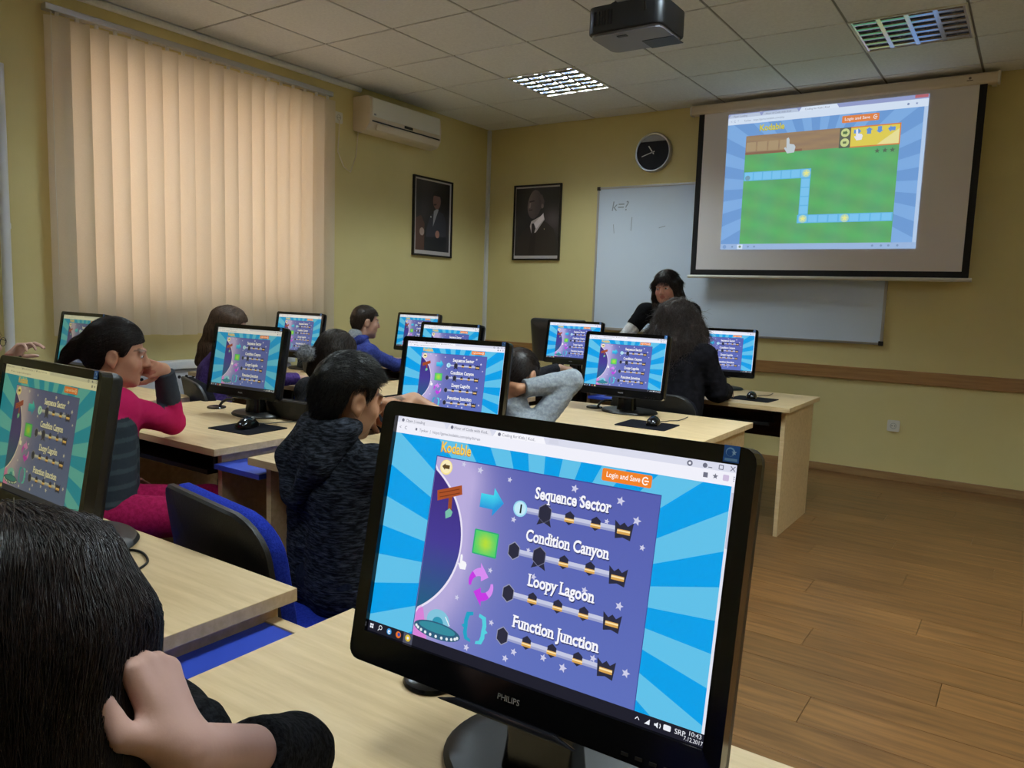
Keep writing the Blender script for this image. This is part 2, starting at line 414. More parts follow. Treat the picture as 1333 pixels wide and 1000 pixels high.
# ------------------------------------------------------------------ ceiling lights
def ceiling_light(loc, label, glow):
    t = empty('ceiling_light', (loc[0], loc[1], ZC), 0, label, 'ceiling light', 'louvred ceiling lights')
    S = .285
    mb = MB()
    for a, b in (((-S - .012, -S - .012), (S + .012, -S)), ((-S - .012, S), (S + .012, S + .012)), ((-S - .012, -S), (-S, S)), ((S, -S), (S + .012, S))):
        mb.box((a[0], a[1], -.004), (b[0], b[1], .07))
    mb.build('housing', M_white, t)
    MB().box((-S, -S, .066), (S, S, .07)).build('reflector', M_chrome, t)
    for k in range(4):
        x = -S + (k + .5) * S / 2
        MB().cyl((x, -S + .02, .057), (x, S - .02, .057), .010, n=10).build('lamp_tube', glow, t, smooth=True)
    for k in range(5):                                   # long louvre blades between the tubes
        x = -S + k * S / 2; MB().prism([(x - .012, -.002), (x + .012, -.002), (x + .004, .05), (x - .004, .05)], -S, S, 'y').build('louvre_blade', M_chrome, t)
    for k in range(6):                                   # curved cross blades
        y = -S + (k + .5) * S / 3
        o = MB()
        for q in range(4):
            xa = -S + q * S / 2 + .012; xb = xa + S / 2 - .024
            pr = [(y - .026, .002), (y - .018, -.003), (y, -.005), (y + .018, -.003), (y + .026, .002), (y + .012, .012), (y + .004, .035), (y - .004, .035), (y - .012, .012)]
            o.prism(pr, xa, xb, 'x')
        o.build('cross_blade', M_chrome, t)
    return t
M_tube_on = mat('lamp_tube_lit', rgb(250, 250, 255), .4, emit=(.92, .95, 1, 1), emit_s=9.0)
M_tube_off = mat('lamp_tube_unlit', rgb(225, 228, 232), .3)
ceiling_light(LAMPS[0], 'bright lit louvred ceiling light near the room corner', M_tube_on)
ceiling_light((-.752, 5.13), 'dim louvred ceiling light just in front of the projection screen', M_tube_off)
for lp, tx in zip(LAMPS[1:], ('over the second row by the blind', 'over the second row away from the blind', 'over the last row by the window side wall', 'over the last row in the middle of the room', 'over the open floor on the right')):
    ceiling_light(lp, 'lit louvred ceiling light ' + tx, M_tube_on)

# ------------------------------------------------------------------ things on the left wall
t = empty('vertical_blind', (XL + .09, 3.13, .965), 0, 'beige vertical fabric blind with tall slats covering the left wall window', 'blind')
MB().box((-.035, -1.03, 1.765), (.02, 1.01, 1.80)).build('headrail', M_alu, t, bevel=.005)
for y in (-.8, 0, .8): MB().box((-.09, y - .02, 1.77), (-.03, y + .02, 1.795)).build('wall_bracket', M_alu, t)
NS = 19
def slat_mesh():
    mb = MB(); n = 7; w = .125; pr = []
    for k in range(n + 1):
        f = k / n - .5; pr.append((.012 * math.cos(f * math.pi), f * w))
    rings = [[mb._v((x, y, z)) for x, y in pr] for z in (0, 1.74)]
    mb.skin(rings, cap=False, closed=False)
    return mb
slat0 = None
for k in range(NS):
    y = -.965 + k * (1.93 / (NS - 1)); rz = R(-24 + 5 * math.sin(k * 2.1))
    if slat0 is None: slat0 = slat_mesh().build('slat', M_slat, t, (0, y, .005 + .008 * math.sin(k * 1.7)), (0, 0, rz), smooth=True)
    else: link('slat', slat0.data, None, t, (0, y, .004 * math.sin(k * 1.7)), (0, 0, rz))
    MB().box((-.006, y - .01, 1.735), (.006, y + .01, 1.768)).build('carrier_clip', M_white, t)
MB().tube([(.012, -1.0, 1.76), (.014, -1.005, .9), (.012, -1.0, .35)], .0022, 6).build('bead_chain', M_white, t)
MB().tube([(-.02, y_ / 10 - .965, .012 + .004 * (i % 2)) for i, y_ in enumerate(range(0, 20))], .0018, 5).build('spacer_chain', M_white, t)

t = empty('heating_pipe', (XL + .05, 1.885, 0), 0, 'white painted vertical heating pipe at the left edge beside the blind', 'pipe')
MB().cyl((0, 0, 0), (0, 0, 2.4), .024, n=16).build('pipe', M_pipe, t, smooth=True)
MB().cyl((0, 0, 1.55), (0, 0, 1.58), .027, n=16).build('joint', M_pipe, t, smooth=True)
MB().cyl((-.05, 0, 1.2), (0, 0, 1.2), .008, n=10).build('bracket', M_pipe, t)

t = empty('radiator', (XL + .10, 3.1, .12), 0, 'white panel radiator under the left wall window', 'radiator')
MB().box((-.05, -.62, 0), (.04, .62, .62)).build('panel', M_pipe, t, bevel=.012)
MB().box((-.06, -.64, .625), (.06, .64, .675)).build('top_grille', M_pipe, t, bevel=.008)
vh = MB().cyl((.039, 0, 0), (.0425, 0, 0), .011, n=10).build('vent_hole', M_black, t, (0, -.58, .575))
for k in range(1, 24): link('vent_hole', vh.data, None, t, (0, -.58 + k * .05, .575))
for y in (-.5, .5): MB().box((-.09, y - .02, .45), (-.05, y + .02, .5)).build('bracket', M_pipe, t)
for y in (-.5, .5): MB().box((-.01, y - .02, -.12), (.01, y + .02, .005)).build('foot', M_pipe, t)

t = empty('air_conditioner', (XL, 4.875, 2.53), 0, 'cream split air conditioner high on the left wall', 'air conditioner')
prof = [(0, .02), (.0, .28), (.15, .28), (.185, .25), (.195, .16), (.19, .07), (.15, .015), (.08, .0)]
MB().prism(prof, -.435, .435, 'y').build('body', M_cream, t, bevel=.008, smooth=True) if False else None
mb = MB(); mb.skin([[mb._v((x, y, z)) for x, z in prof] for y in (-.435, .435)]); mb.build('casing', M_cream, t, bevel=.01, smooth=True)
mb = MB(); mb.box((.187, -.41, .12), (.197, .41, .262)); mb.build('front_panel', M_white, t, bevel=.004)
MB().box((.1925, -.41, .078), (.197, .41, .088)).build('air_slot', M_black, t)
MB().box((.186, -.36, .022), (.193, .41, .07), Matrix.Rotation(R(18), 3, 'Y')).build('air_vane', M_cream, t, bevel=.003)
MB().box((.194, -.04, .095), (.1985, .06, .116)).build('display', M_black, t, bevel=.002)
MB().box((.194, -.395, .128), (.1985, -.372, .142)).build('badge', M_greyp, t)
nest(kids(t, 'front_panel')[0], *kids(t, 'display'), *kids(t, 'badge'))
def socket(loc, rz, label, vert=True):
    t = empty('wall_socket', loc, rz, label, 'socket')      # plate faces local +X
    mb = MB(); mb.prism(rrect(.085, .085, .01, 4), 0, .012, 'x'); mb.build('plate', M_white, t, bevel=.002)
    mb = MB(); mb.X = Matrix.Translation((.0123, 0, 0)) @ Matrix.Rotation(R(90), 4, 'Y'); mb.lathe([(.0, -.001), (.021, -.001), (.021, .0015), (.019, .0015), (.018, -.004), (0, -.004)][1:5], n=20); mb.build('cup', M_greyp, t)
    for y in (-.0095, .0095): MB().cyl((.008, y, 0), (.0128, y, 0), .0035, n=8).build('contact_hole', M_black, t)
    nest(kids(t, 'cup')[0], *kids(t, 'contact_hole'))
    return t
socket((XL, 4.283, 2.618), 0, 'small white wall socket between the blind and the air conditioner')
mb = MB(); mb.tube([(XL + .016, 4.285, 2.60), (XL + .03, 4.27, 2.5), (XL + .012, 4.275, 2.36), (XL + .012, 4.34, 2.25), (XL + .012, 4.41, 2.22), (XL + .012, 4.47, 2.36), (XL + .012, 4.49, 2.545)], .004, 8)
tag(mb.build('power_cord', M_cream, smooth=True), 'thin pale cord looping from the high socket to the air conditioner', 'cord')
socket((-.81, YF, .412), R(-90), 'white wall socket low on the front wall right of the desks')

def portrait(name, loc, rz, w, h, label, art):
    t = empty(name, loc, rz, label, 'picture')     # back on the wall, faces local -Y
    b = .016
    mb = MB()
    for a, c in (((-w / 2, -h / 2), (-w / 2 + b, h / 2)), ((w / 2 - b, -h / 2), (w / 2, h / 2)), ((-w / 2 + b, -h / 2), (w / 2 - b, -h / 2 + b)), ((-w / 2 + b, h / 2 - b), (w / 2 - b, h / 2))):
        mb.box((a[0], -.024, a[1]), (c[0], 0, c[1]))
    mb.build('frame', M_frame, t, bevel=.002)
    MB().box((-w / 2 + b, -.012, -h / 2 + b), (w / 2 - b, -.002, h / 2 - b)).build('mount', M_mount, t)
    art.C = [tuple(min(.9, q * 1.9 + .004) for q in c[:3]) for c in art.C]
    o = link('photo', art.mesh('photo'), M_print, t, (0, -.0125, h / 2 - .03))
    return t
def art_portrait2():
    w, h = .49, .64; A = Art(w, w, 2e-4)
    def bg(u, v):
        g = math.exp(-(((u - .42) / .12) ** 2 + ((v - .30) / .12) ** 2)); k = 30 + 42 * g + 6 * math.sin(u * 9 + v * 5); return rgb(k, k * .90, k * .92)
    A.grid(0, 0, w, h, 14, 18, bg, 0)
    A.poly([(.02, h), (.03, .50), (.08, .41), (.17, .36), (.30, .30), (.36, .33), (.44, .39), (.465, .46), (.475, h)], rgb(38, 32, 30), 2)
    A.poly([(.16, h), (.19, .38), (.24, .42), (.23, h)], rgb(32, 26, 25), 3)
    A.poly([(.17, .36), (.185, .315), (.32, .255), (.335, .30), (.24, .42), (.19, .43)], rgb(150, 142, 144), 4)
    A.poly([(.19, .335), (.215, .335), (.235, .385), (.205, .47), (.19, .43)], rgb(34, 28, 30), 5)
    A.poly([(.215, .335), (.32, .24), (.325, .30), (.245, .385)], rgb(178, 170, 174), 5)
    def fc(x, y): k = 62 + 60 * max(0, min(1, (y - .02) / .2)) * (1.0 if x < .24 else .75); return rgb(k, k * .87, k * .84)
    face = [(.20 + .09 * math.sin(a) * (1.0 if math.sin(a) > 0 else .75), .155 - .135 * math.cos(a)) for a in [2 * math.pi * k / 28 for k in range(28)]]
    face = [(x + (.06 if True else 0) * max(0, (.2 - y)) * 2, y) for x, y in face]
    A.poly(face, [rgb(*(lambda k: (k, k * .86, k * .84))(92 - 40 * max(0, x - .2) / .1 - 18 * (y > .22))) for x, y in face], 6)
    A.poly([(.25, .05), (.30, .07), (.325, .13), (.32, .19), (.285, .20), (.29, .13)], rgb(66, 56, 56), 7)
    A.disc(.305, .175, .013, rgb(96, 82, 80), 8, 12, .022)
    A.poly([(.155, .125), (.21, .115), (.215, .128), (.16, .136)], rgb(46, 36, 36), 8)
    A.poly([(.16, .14), (.175, .14), (.17, .185), (.15, .19)], rgb(118, 102, 98), 8)
    A.poly([(.15, .205), (.195, .20), (.192, .212), (.155, .214)], rgb(48, 36, 36), 8)
    A.disc(.335, .39, .004, rgb(200, 180, 130), 8, 8)
    return A
def art_portrait1():
    w, h = .47, .62; A = Art(w, w, 2e-4)
    def bg(u, v):
        k = 30 + 8 * math.sin(u * 11) * math.cos(v * 7) + 16 * math.exp(-(((u - .11) / .08) ** 2 + ((v - .28) / .12) ** 2)); return rgb(k, k * .95, k * 1.08)
    A.grid(0, 0, w, h, 12, 16, bg, 0)
    A.poly([(.0, .34), (.07, .31), (.12, .38), (.12, h), (0, h)], rgb(66, 46, 42), 1)
    A.poly([(.12, h), (.15, .42), (.20, .30), (.28, .25), (.38, .27), (.42, .34), (.43, h)], rgb(40, 42, 52), 2)
    A.poly([(.245, .26), (.30, .225), (.31, .245), (.255, .36), (.235, .40)], rgb(122, 124, 134), 3)
    A.disc(.285, .165, .055, rgb(92, 66, 62), 4, 20, .075)
    A.poly([(.225, .13), (.25, .085), (.31, .075), (.345, .12), (.34, .16), (.33, .125), (.25, .12)], rgb(26, 24, 28), 5)
    A.poly([(.24, .195), (.285, .19), (.275, .205), (.245, .21)], rgb(48, 34, 34), 5)
    A.disc(.085, .455, .032, rgb(134, 116, 112), 5, 14, .035); A.disc(.30, .465, .03, rgb(130, 92, 80), 5, 14, .034)
    A.disc(.205, .315, .007, rgb(220, 220, 225), 5, 10)
    A.poly([(.12, .50), (.43, .48), (.43, h), (.12, h)], rgb(24, 26, 32), 4)
    return A
portrait('framed_portrait', (XL, 5.432, 1.966), R(90), .545, .70, 'black framed dark portrait of a seated person on the left wall', art_portrait1())
portrait('framed_portrait', (-4.04, YF, 1.988), 0, .535, .715, 'black framed portrait of a balding person in suit and tie on the front wall', art_portrait2())

# ------------------------------------------------------------------ things on the front wall
t = empty('wall_clock', (-2.862, YF, 2.552), 0, 'round black faced wall clock with silver rim above the whiteboard', 'clock')
mb = MB(); mb.X = Matrix.Rotation(R(90), 4, 'X')
mb.lathe([(.166, 0), (.168, .03), (.160, .042), (.150, .04), (.148, .03)], n=40); mb.build('rim', M_alu, t, smooth=True)
mb = MB(); mb.X = Matrix.Rotation(R(90), 4, 'X'); mb.lathe([(.001, .030), (.150, .030), (.150, .033), (.001, .033)], n=40); mb.build('dial', mat('clock_dial', rgb(34, 34, 40), .75, spec=.2), t)
mb = MB(); mb.prism([(.148 * math.sin(a), .148 * math.cos(a)) for a in [R(-52 + 104 * k / 14) for k in range(15)]], -.0365, -.034, 'y'); mb.build('dial_band', M_greyp, t)
def hand(ang, l, w, m, nm):
    mb = MB(); mb.X = Matrix.Rotation(R(ang), 4, 'Y'); mb.box((-w, -.040, -.02), (w, -.038, l)); mb.build(nm, m, t)
hand(-36, .065, .0045, M_white, 'hour_hand'); hand(-108, .105, .0035, M_white, 'minute_hand')
MB().cyl((0, -.030, 0), (0, -.043, 0), .009, n=14).build('hub', M_greyp, t)
nest(kids(t, 'dial')[0], *kids(t, 'hour_hand'), *kids(t, 'minute_hand'), *kids(t, 'hub'), *kids(t, 'dial_band'))

t = empty('whiteboard', (-2.16, YF, 1.02), 0, 'large blue-white whiteboard on the front wall behind the projection screen', 'whiteboard')
bw, bh = 2.43, 1.25
MB().box((-bw / 2, -.018, 0), (bw / 2, 0, bh)).build('panel', M_board, t)
mb = MB()
mb.box((-bw / 2 - .012, -.026, -.012), (-bw / 2 + .006, 0, bh + .012)); mb.box((bw / 2 - .006, -.026, -.012), (bw / 2 + .012, 0, bh + .012))
mb.box((-bw / 2, -.026, -.012), (bw / 2, 0, .006)); mb.box((-bw / 2, -.026, bh - .006), (bw / 2, 0, bh + .012)); mb.build('frame', M_alu, t, bevel=.002)
for sx in (-1, 1):
    for z in (0, bh): MB().box((sx * bw / 2 - .017, -.030, z - .017), (sx * bw / 2 + .017, -.0, z + .017)).build('corner_cap', M_black, t, bevel=.006)
MB().box((-.55 - .5, -.085, -.016), (.1 - .5, -.018, -.006)).build('pen_tray', M_alu, t)
A = Art(bw, bw, 1e-4); ink = rgb(150, 165, 186)
A.text('k=?', .13, .20, .12, ink, 1, shear=.15); A.line([(.34, .26), (.335, .38)], .006, ink, 1); A.line([(.16, .32), (.17, .40)], .005, ink, 1); A.line([(.60, .36), (.66, .345)], .005, ink, 1)
link('faint_writing', A.mesh('faint_writing'), vcol(mat('marker_ink', rough=.4)), t, (0, -.0182, bh))
nest(kids(t, 'panel')[0], *kids(t, 'faint_writing')); nest(kids(t, 'frame')[0], *kids(t, 'corner_cap'))
tag(MB().tube([(-2.72, YF - .06, 1.022), (-2.60, YF - .06, 1.022)], .008, 10).build('marker_pen', M_white, smooth=True), 'white marker pen lying on the whiteboard tray', 'pen')

# projection screen (pulled down, hanging in front of the board) and its picture
SXL, SXR, SY = -2.413, -.413, 6.13
t = empty('projection_screen', ((SXL + SXR) / 2, SY, 1.505), 0, 'pull-down projection screen with black border showing a game on the front wall', 'projection screen')
hwS = (SXR - SXL) / 2; H = 1.30
MB().box((-hwS, .0, 0), (hwS, .004, H)).build('screen_cloth', M_canvas, t)
mb = MB(); b = .045
mb.box((-hwS, -.0015, 0), (-hwS + b, .0, H)); mb.box((hwS - b, -.0015, 0), (hwS, .0, H)); mb.box((-hwS + b, -.0015, 0), (hwS - b, 0, b)); mb.build('black_border', mat('black_cloth', rgb(14, 12, 18), .8), t)
mb = MB(); mb.tube([(-hwS - .02, 0, -.012), (hwS + .02, 0, -.012)], .014, 10); mb.build('bottom_bar', M_white, t, smooth=True)
mb = MB(); pr = rrect(.085, .075, .02, 4, .02, 1.325); mb.prism(pr, -hwS - .06, hwS + .055, 'x'); mb.build('casing', M_cream, t)
mb = MB(); mb.X = Matrix.Translation((0, 0, 0)); mb.prism(rrect(.092, .082, .02, 4, .02, 1.325), hwS + .055, hwS + .068, 'x'); mb.build('end_cap', M_white, t)
mb = MB(); mb.prism(rrect(.092, .082, .02, 4, .02, 1.325), -hwS - .073, -hwS - .06, 'x'); mb.build('end_cap', M_white, t)
for sx in (-1, 1): MB().box((sx * (hwS + .03) - .015, .05, 1.30), (sx * (hwS + .03) + .015, .15, 1.36)).build('wall_bracket', M_white, t)
A = Art(.03, .03); A.disc(.0, .0, .009, rgb(120, 105, 95), 1, 14); A.rect(-.018, .012, .018, .018, rgb(130, 112, 100), 1)
link('maker_mark', A.mesh('maker_mark'), M_print, t, (hwS - .09, -.024, 1.33))
nest(kids(t, 'casing')[0], *kids(t, 'maker_mark'), *kids(t, 'end_cap'))

def sunburst(A, x0, y0, x1, y1, cx, cy, n, c1, c2, l, ph=0.0):
    A.rect(x0, y0, x1, y1, c1, l)
    for k in range(n):
        a, b = 2 * math.pi * k / n + ph, 2 * math.pi * (k + .5) / n + ph
        q = clip([(cx, cy), (cx + 4 * math.cos(a), cy + 4 * math.sin(a)), (cx + 4 * math.cos(b), cy + 4 * math.sin(b))], x0, y0, x1, y1)
        if len(q) > 2: A.poly(q, c2, l + 1)
def cursor_hand(A, u, v, k, l, c=None):
    c = c or rgb(245, 245, 250)
    A.poly([(u - .012 * k, v - .03 * k), (u - .004 * k, v - .034 * k), (u, v - .026 * k), (u + .001 * k, v - .008 * k), (u + .02 * k, v - .004 * k), (u + .026 * k, v + .006 * k), (u + .022 * k, v + .028 * k), (u - .006 * k, v + .03 * k), (u - .02 * k, v + .008 * k), (u - .014 * k, v + .004 * k), (u - .01 * k, v + .01 * k)], c, l)
def arrow(A, u, v, w, h, c, l, d='r'):
    P = [(-.5, -.28), (.08, -.28), (.08, -.5), (.5, 0), (.08, .5), (.08, .28), (-.5, .28)]
    f = {'r': lambda x, y: (x, y), 'l': lambda x, y: (-x, y), 'u': lambda x, y: (y, -x), 'd': lambda x, y: (y, x)}[d]
    A.poly([(u + f(x, y)[0] * w, v + f(x, y)[1] * h) for x, y in P], c, l)
def login_button(A, u0, v0, u1, v1, l):
    A.rr(u0, v0, u1, v1, .008, rgb(240, 130, 40), l)
    A.text('Login and Save', u0 + .018, v0 + (v1 - v0) * .66, .030, rgb(255, 250, 245), l + 1, bold=.01, width=(u1 - u0) * .68)
    cx, cy = u1 - .026, (v0 + v1) / 2
    A.line([(cx + .012 * math.cos(a), cy + .014 * math.sin(a)) for a in [R(40 + 280 * k / 10) for k in range(11)]], .005, rgb(255, 250, 245), l + 1)
    A.line([(cx - .004, cy), (cx + .014, cy)], .005, rgb(255, 250, 245), l + 1)
def logo_text(A, u, v, size, w, l, c1, c2):
    A.text('Kodable', u, v, size, c2, l, bold=.035, width=w); A.text('Kodable', u + .002, v - .002, size, c1, l + 1, bold=.012, width=w * .98)

def art_projection():
    W_, uw = 1.414, 1.45; A = Art(W_, uw, 2e-4)
    A.rect(0, 0, uw, 1.085, rgb(150, 190, 232), 0)
    sunburst(A, 0, .085, 1.425, 1.04, .72, .6, 24, rgb(104, 158, 216), rgb(126, 178, 230), 1)
    A.rect(0, 0, uw, .03, rgb(150, 160, 205), 3); A.rect(0, .03, uw, .085, rgb(226, 238, 250), 3)
    A.poly([(.0, .032), (.02, .005), (.25, .005), (.265, .032)], rgb(196, 208, 226), 4); A.poly([(.27, .032), (.285, .005), (.54, .005), (.555, .032)], rgb(196, 208, 226), 4)
    A.poly([(.555, .032), (.575, .0), (.83, .0), (.85, .032)], rgb(232, 242, 252), 5)
    A.text('Open Loading', .04, .026, .020, rgb(120, 130, 150), 6); A.text('Hour of Code with Kod', .30, .026, .020, rgb(120, 130, 150), 6); A.text('Coding for Kids | Kod', .60, .025, .020, rgb(110, 120, 140), 6)
    A.text('Tynker   https://game.kodable.com/play', .13, .066, .020, rgb(130, 150, 170), 6); A.text('<  C  *', .02, .066, .024, rgb(120, 150, 190), 6)
    A.rect(1.36, .0, 1.445, .022, rgb(190, 90, 100), 5); A.disc(1.32, .058, .008, rgb(120, 140, 180), 6); A.star(1.375, .058, .01, rgb(130, 150, 190), 6)
    logo_text(A, .257, .150, .066, .195, 7, rgb(226, 214, 60), rgb(180, 170, 40)); login_button(A, .877, .098, 1.134, .15, 7)
    A.grid(.157, .328, 1.284, 1.04, 20, 14, lambda u, v: rgb(84 + 8 * math.sin(u * 31 + v * 17), 176 + 10 * math.sin(v * 41 - u * 13), 96 + 6 * math.sin(u * 23)), 7)
    A.grid(.157, .183, .868, .329, 12, 6, lambda u, v: rgb(158 + 8 * math.sin(v * 90 + math.sin(u * 9) * 2), 126 + 7 * math.sin(v * 90 + math.sin(u * 9) * 2), 88), 8)
    A.rect(.157, .313, .60, .331, rgb(140, 92, 60), 9)
    for k in range(4): A.rr(.163 + k * .088, .234, .24 + k * .088, .306, .006, rgb(178, 150, 106), 10)
    cursor_hand(A, .50, .285, 1.9, 12, rgb(205, 215, 215))
    A.rect(.868, .185, .947, .334, rgb(84, 92, 70), 9)
    for v, ar in ((.222, 'r'), (.294, None)):
        A.disc(.908, v, .031, rgb(214, 224, 140), 10)
        if ar: arrow(A, .908, v, .034, .034, rgb(70, 110, 50), 11)
        else: A.rect(.895, v - .008, .92, v + .008, rgb(90, 110, 60), 11)
    A.rect(.941, .183, 1.286, .336, rgb(226, 130, 50), 8); A.rect(.948, .192, 1.278, .327, rgb(240, 216, 66), 9)
    A.poly([(1.13, .327), (1.278, .22), (1.278, .327)], rgb(250, 236, 150), 10)
    for u, d in ((.993, 'r'), (1.073, 'u'), (1.145, 'd'), (1.225, 'l')): arrow(A, u, .22, .05, .048, rgb(90, 150, 220), 11, d)
    cursor_hand(A, .997, .246, 1.3, 13)
    for u in (1.139, 1.191, 1.241): A.star(u, .372, .02, rgb(70, 104, 70), 9)
    c, d = rgb(92, 190, 236), rgb(122, 206, 246)
    A.rect(.160, .468, .68, .538, c, 9); A.rect(.609, .468, .679, .882, c, 9); A.rect(.600, .82, 1.281, .884, c, 9)
    for k in range(7): A.rr(.166 + k * .0735, .474, .230 + k * .0735, .532, .004, d, 10)
    for k in range(4): A.rr(.614, .546 + k * .069, .674, .606 + k * .069, .004, d, 10)
    for k in range(9): A.rr(.612 + k * .0745, .826, .676 + k * .0745, .878, .004, d, 10)
    A.disc(.19, .515, .02, rgb(110, 160, 180), 11)
    for u, v in ((.646, .503), (.644, .851), (.951, .854)): A.disc(u, v, .03, rgb(190, 226, 190), 11); A.star(u, v, .024, rgb(250, 246, 140), 12)
    A.rect(0, 1.04 - .075 * 0, 1.45, 1.085, rgb(160, 190, 226), 14)
    A.disc(.035, 1.062, .015, rgb(120, 160, 210), 15); A.rect(.14, 1.045, .185, 1.082, rgb(226, 240, 252), 15); A.disc(.163, 1.062, .01, rgb(120, 150, 120), 16)
    for u in (.10, .23, .28, 1.16, 1.22, 1.27, 1.33): A.disc(u, 1.062, .008, rgb(120, 150, 190), 15)
    A.rect(1.425, .085, 1.45, 1.04, rgb(190, 214, 240), 6)
    return A
pa = art_projection(); me = pa.mesh('projected_picture')
o = link('projected_picture', me, M_proj, t, (-1.462 - (SXL + SXR) / 2, -.003, 2.768 - 1.505)); o.color = (.80, .83, .90, .950)  # picture glows in place of the projector's beam; alpha adds a painted haze
o.scale = (1, 1, 1.0); 

t = empty('projector', (-1.585, 3.22, 2.43), 0, 'black ceiling projector with grey underside hanging over the room', 'projector')
mb = MB(); mb.prism(rrect(.36, .27, .04, 4), .012, .125, 'z'); mb.build('casing', M_black, t, bevel=.008, smooth=True)
mb = MB(); mb.prism(rrect(.335, .245, .035, 4), 0, .012, 'z'); mb.build('underside', mat('projector_grey_base', rgb(120, 120, 130), .4), t)
MB().box((-.05, -.09, -.003), (-.005, -.07, .002)).build('label_plate', M_black, t)
mb = MB(); mb.cyl((.09, .10, .062), (.09, .165, .062), .046, n=24); mb.build('lens', M_gloss, t, smooth=True)
mb = MB(); mb.prism([(.02, .02), (.17, .02), (.17, .13), (.02, .13)], -.002, .001, 'z'); mb.build('lens_recess', M_black, t)
for k in range(6): MB().box((-.14 + k * .016, -.137, .04), (-.132 + k * .016, -.133, .1)).build('vent_slat', M_gloss, t)
mb = MB(); mb.cyl((0, 0, .17), (0, 0, ZC - 2.43), .022, n=16); mb.build('mount_pole', M_alu, t, smooth=True)
mb = MB(); mb.box((-.09, -.05, .16), (.09, .05, .175)); mb.build('mount_plate', M_alu, t)
for sx in (-1, 1):
    for sy in (-1, 1): MB().tube([(sx * .08, sy * .04, .165), (sx * .12, sy * .08, .125)], .008, 8).build('mount_arm', M_black, t)
MB().lathe([(.07, ZC - 2.43 - .02), (.07, ZC - 2.43)], n=20).build('ceiling_plate', M_white, t)
MB().tube([(.1, -.13, .07), (.12, -.19, .12), (.06, -.12, .22), (.02, -.03, .3), (.024, 0, ZC - 2.43)], .006, 8).build('cable', M_cable, t, smooth=True)

# ------------------------------------------------------------------ desks
DZ = .73
def make_desk(label):
    t = empty('computer_desk', (0, 0, 0), 0, label, 'desk', 'computer desks in rows')
    MB().box((-.515, -.35, .705), (.515, .35, .73)).build('desktop', M_desk, t, bevel=.0015)
    for sx in (-1, 1):
        MB().box((min(sx * .462, sx * .485), -.30, 0), (max(sx * .462, sx * .485), .33, .705)).build('side_panel', M_desk, t, bevel=.001)
    MB().box((-.462, .285, .46), (.462, .303, .705)).build('modesty_panel', M_modesty, t)
    MB().box((-.40, -.30, .615), (.40, .06, .633)).build('keyboard_tray', M_black, t, bevel=.002)
    for sx in (-1, 1): MB().box((min(sx * .405, sx * .42), -.28, .633), (max(sx * .405, sx * .42), .08, .705)).build('tray_runner', M_steel, t)
    nest(kids(t, 'keyboard_tray')[0], *kids(t, 'tray_runner'))
    return t
DESKS = {'A': (-.425, .56, 'nearest maple desk holding the big monitor in the foreground'),
         'B': (-1.60, .56, 'maple desk at left with a black cable loop on top in the last row'),
         '11': (-1.565, 1.89, 'maple desk in front of the pupil in the black knit hoodie'),
         '12': (-2.775, 1.89, 'maple desk where the girl in pink leans her elbow'),
         '13': (-3.95, 1.89, 'maple desk in the second row nearest the left wall'),
         '21': (-1.565, 3.21, 'maple desk on the right in front of the pupil in the grey hoodie'),
         '22': (-2.775, 3.21, 'maple desk seen between the knit hoodie pupil and the monitor ahead'),
         '23': (-3.95, 3.21, 'maple desk near the radiator in the third row'),
         '31': (-1.565, 4.55, 'maple desk with its full end panel showing at the front right'),
         '32': (-2.775, 4.55, 'maple desk in the front row below the framed portrait in a suit'),
         '33': (-3.95, 4.55, 'maple desk in the front row below the seated portrait and near the corner')}
proto = None
for k, (x, y, lb) in DESKS.items():
    if proto is None: proto = make_desk(lb); d = proto
    else: d = copy_tree(proto); d['label'] = lb
    d.location = (x, y, 0)
def make_link(label, w=.1):
    t = empty('linking_shelf', (0, 0, 0), 0, label, 'shelf', 'blue shelves linking the desks')
    MB().box((-w, -.33, .655), (w, .30, .673)).build('board', M_blueboard, t, bevel=.001)
    MB().box((-w, .30, .648), (w, .325, .676)).build('end_strip', M_desk, t, bevel=.001)
    return t
links = {}
for x, y, lb in ((-1.0125, .56, 'blue lower shelf between the nearest desk and the left desk'), (-2.17, 1.89, 'blue lower shelf at the left side of the knit hoodie pupil'),
                 (-3.3625, 1.89, 'blue lower shelf behind the elbow of the girl in pink'), (-2.17, 3.21, 'blue lower shelf at the left side of the grey hoodie pupil'), (-3.3625, 3.21, 'blue lower shelf in the third row near the radiator'),
                 (-2.17, 4.55, 'blue lower shelf in the front row nearer the whiteboard'), (-3.3625, 4.55, 'blue lower shelf in the front row nearer the corner')):
    w = .1198 if abs(x + 2.17) < .01 else .1023
    if w not in links: links[w] = make_link(lb, w); d = links[w]
    else: d = copy_tree(links[w]); d['label'] = lb
    d.location = (x, y, 0)

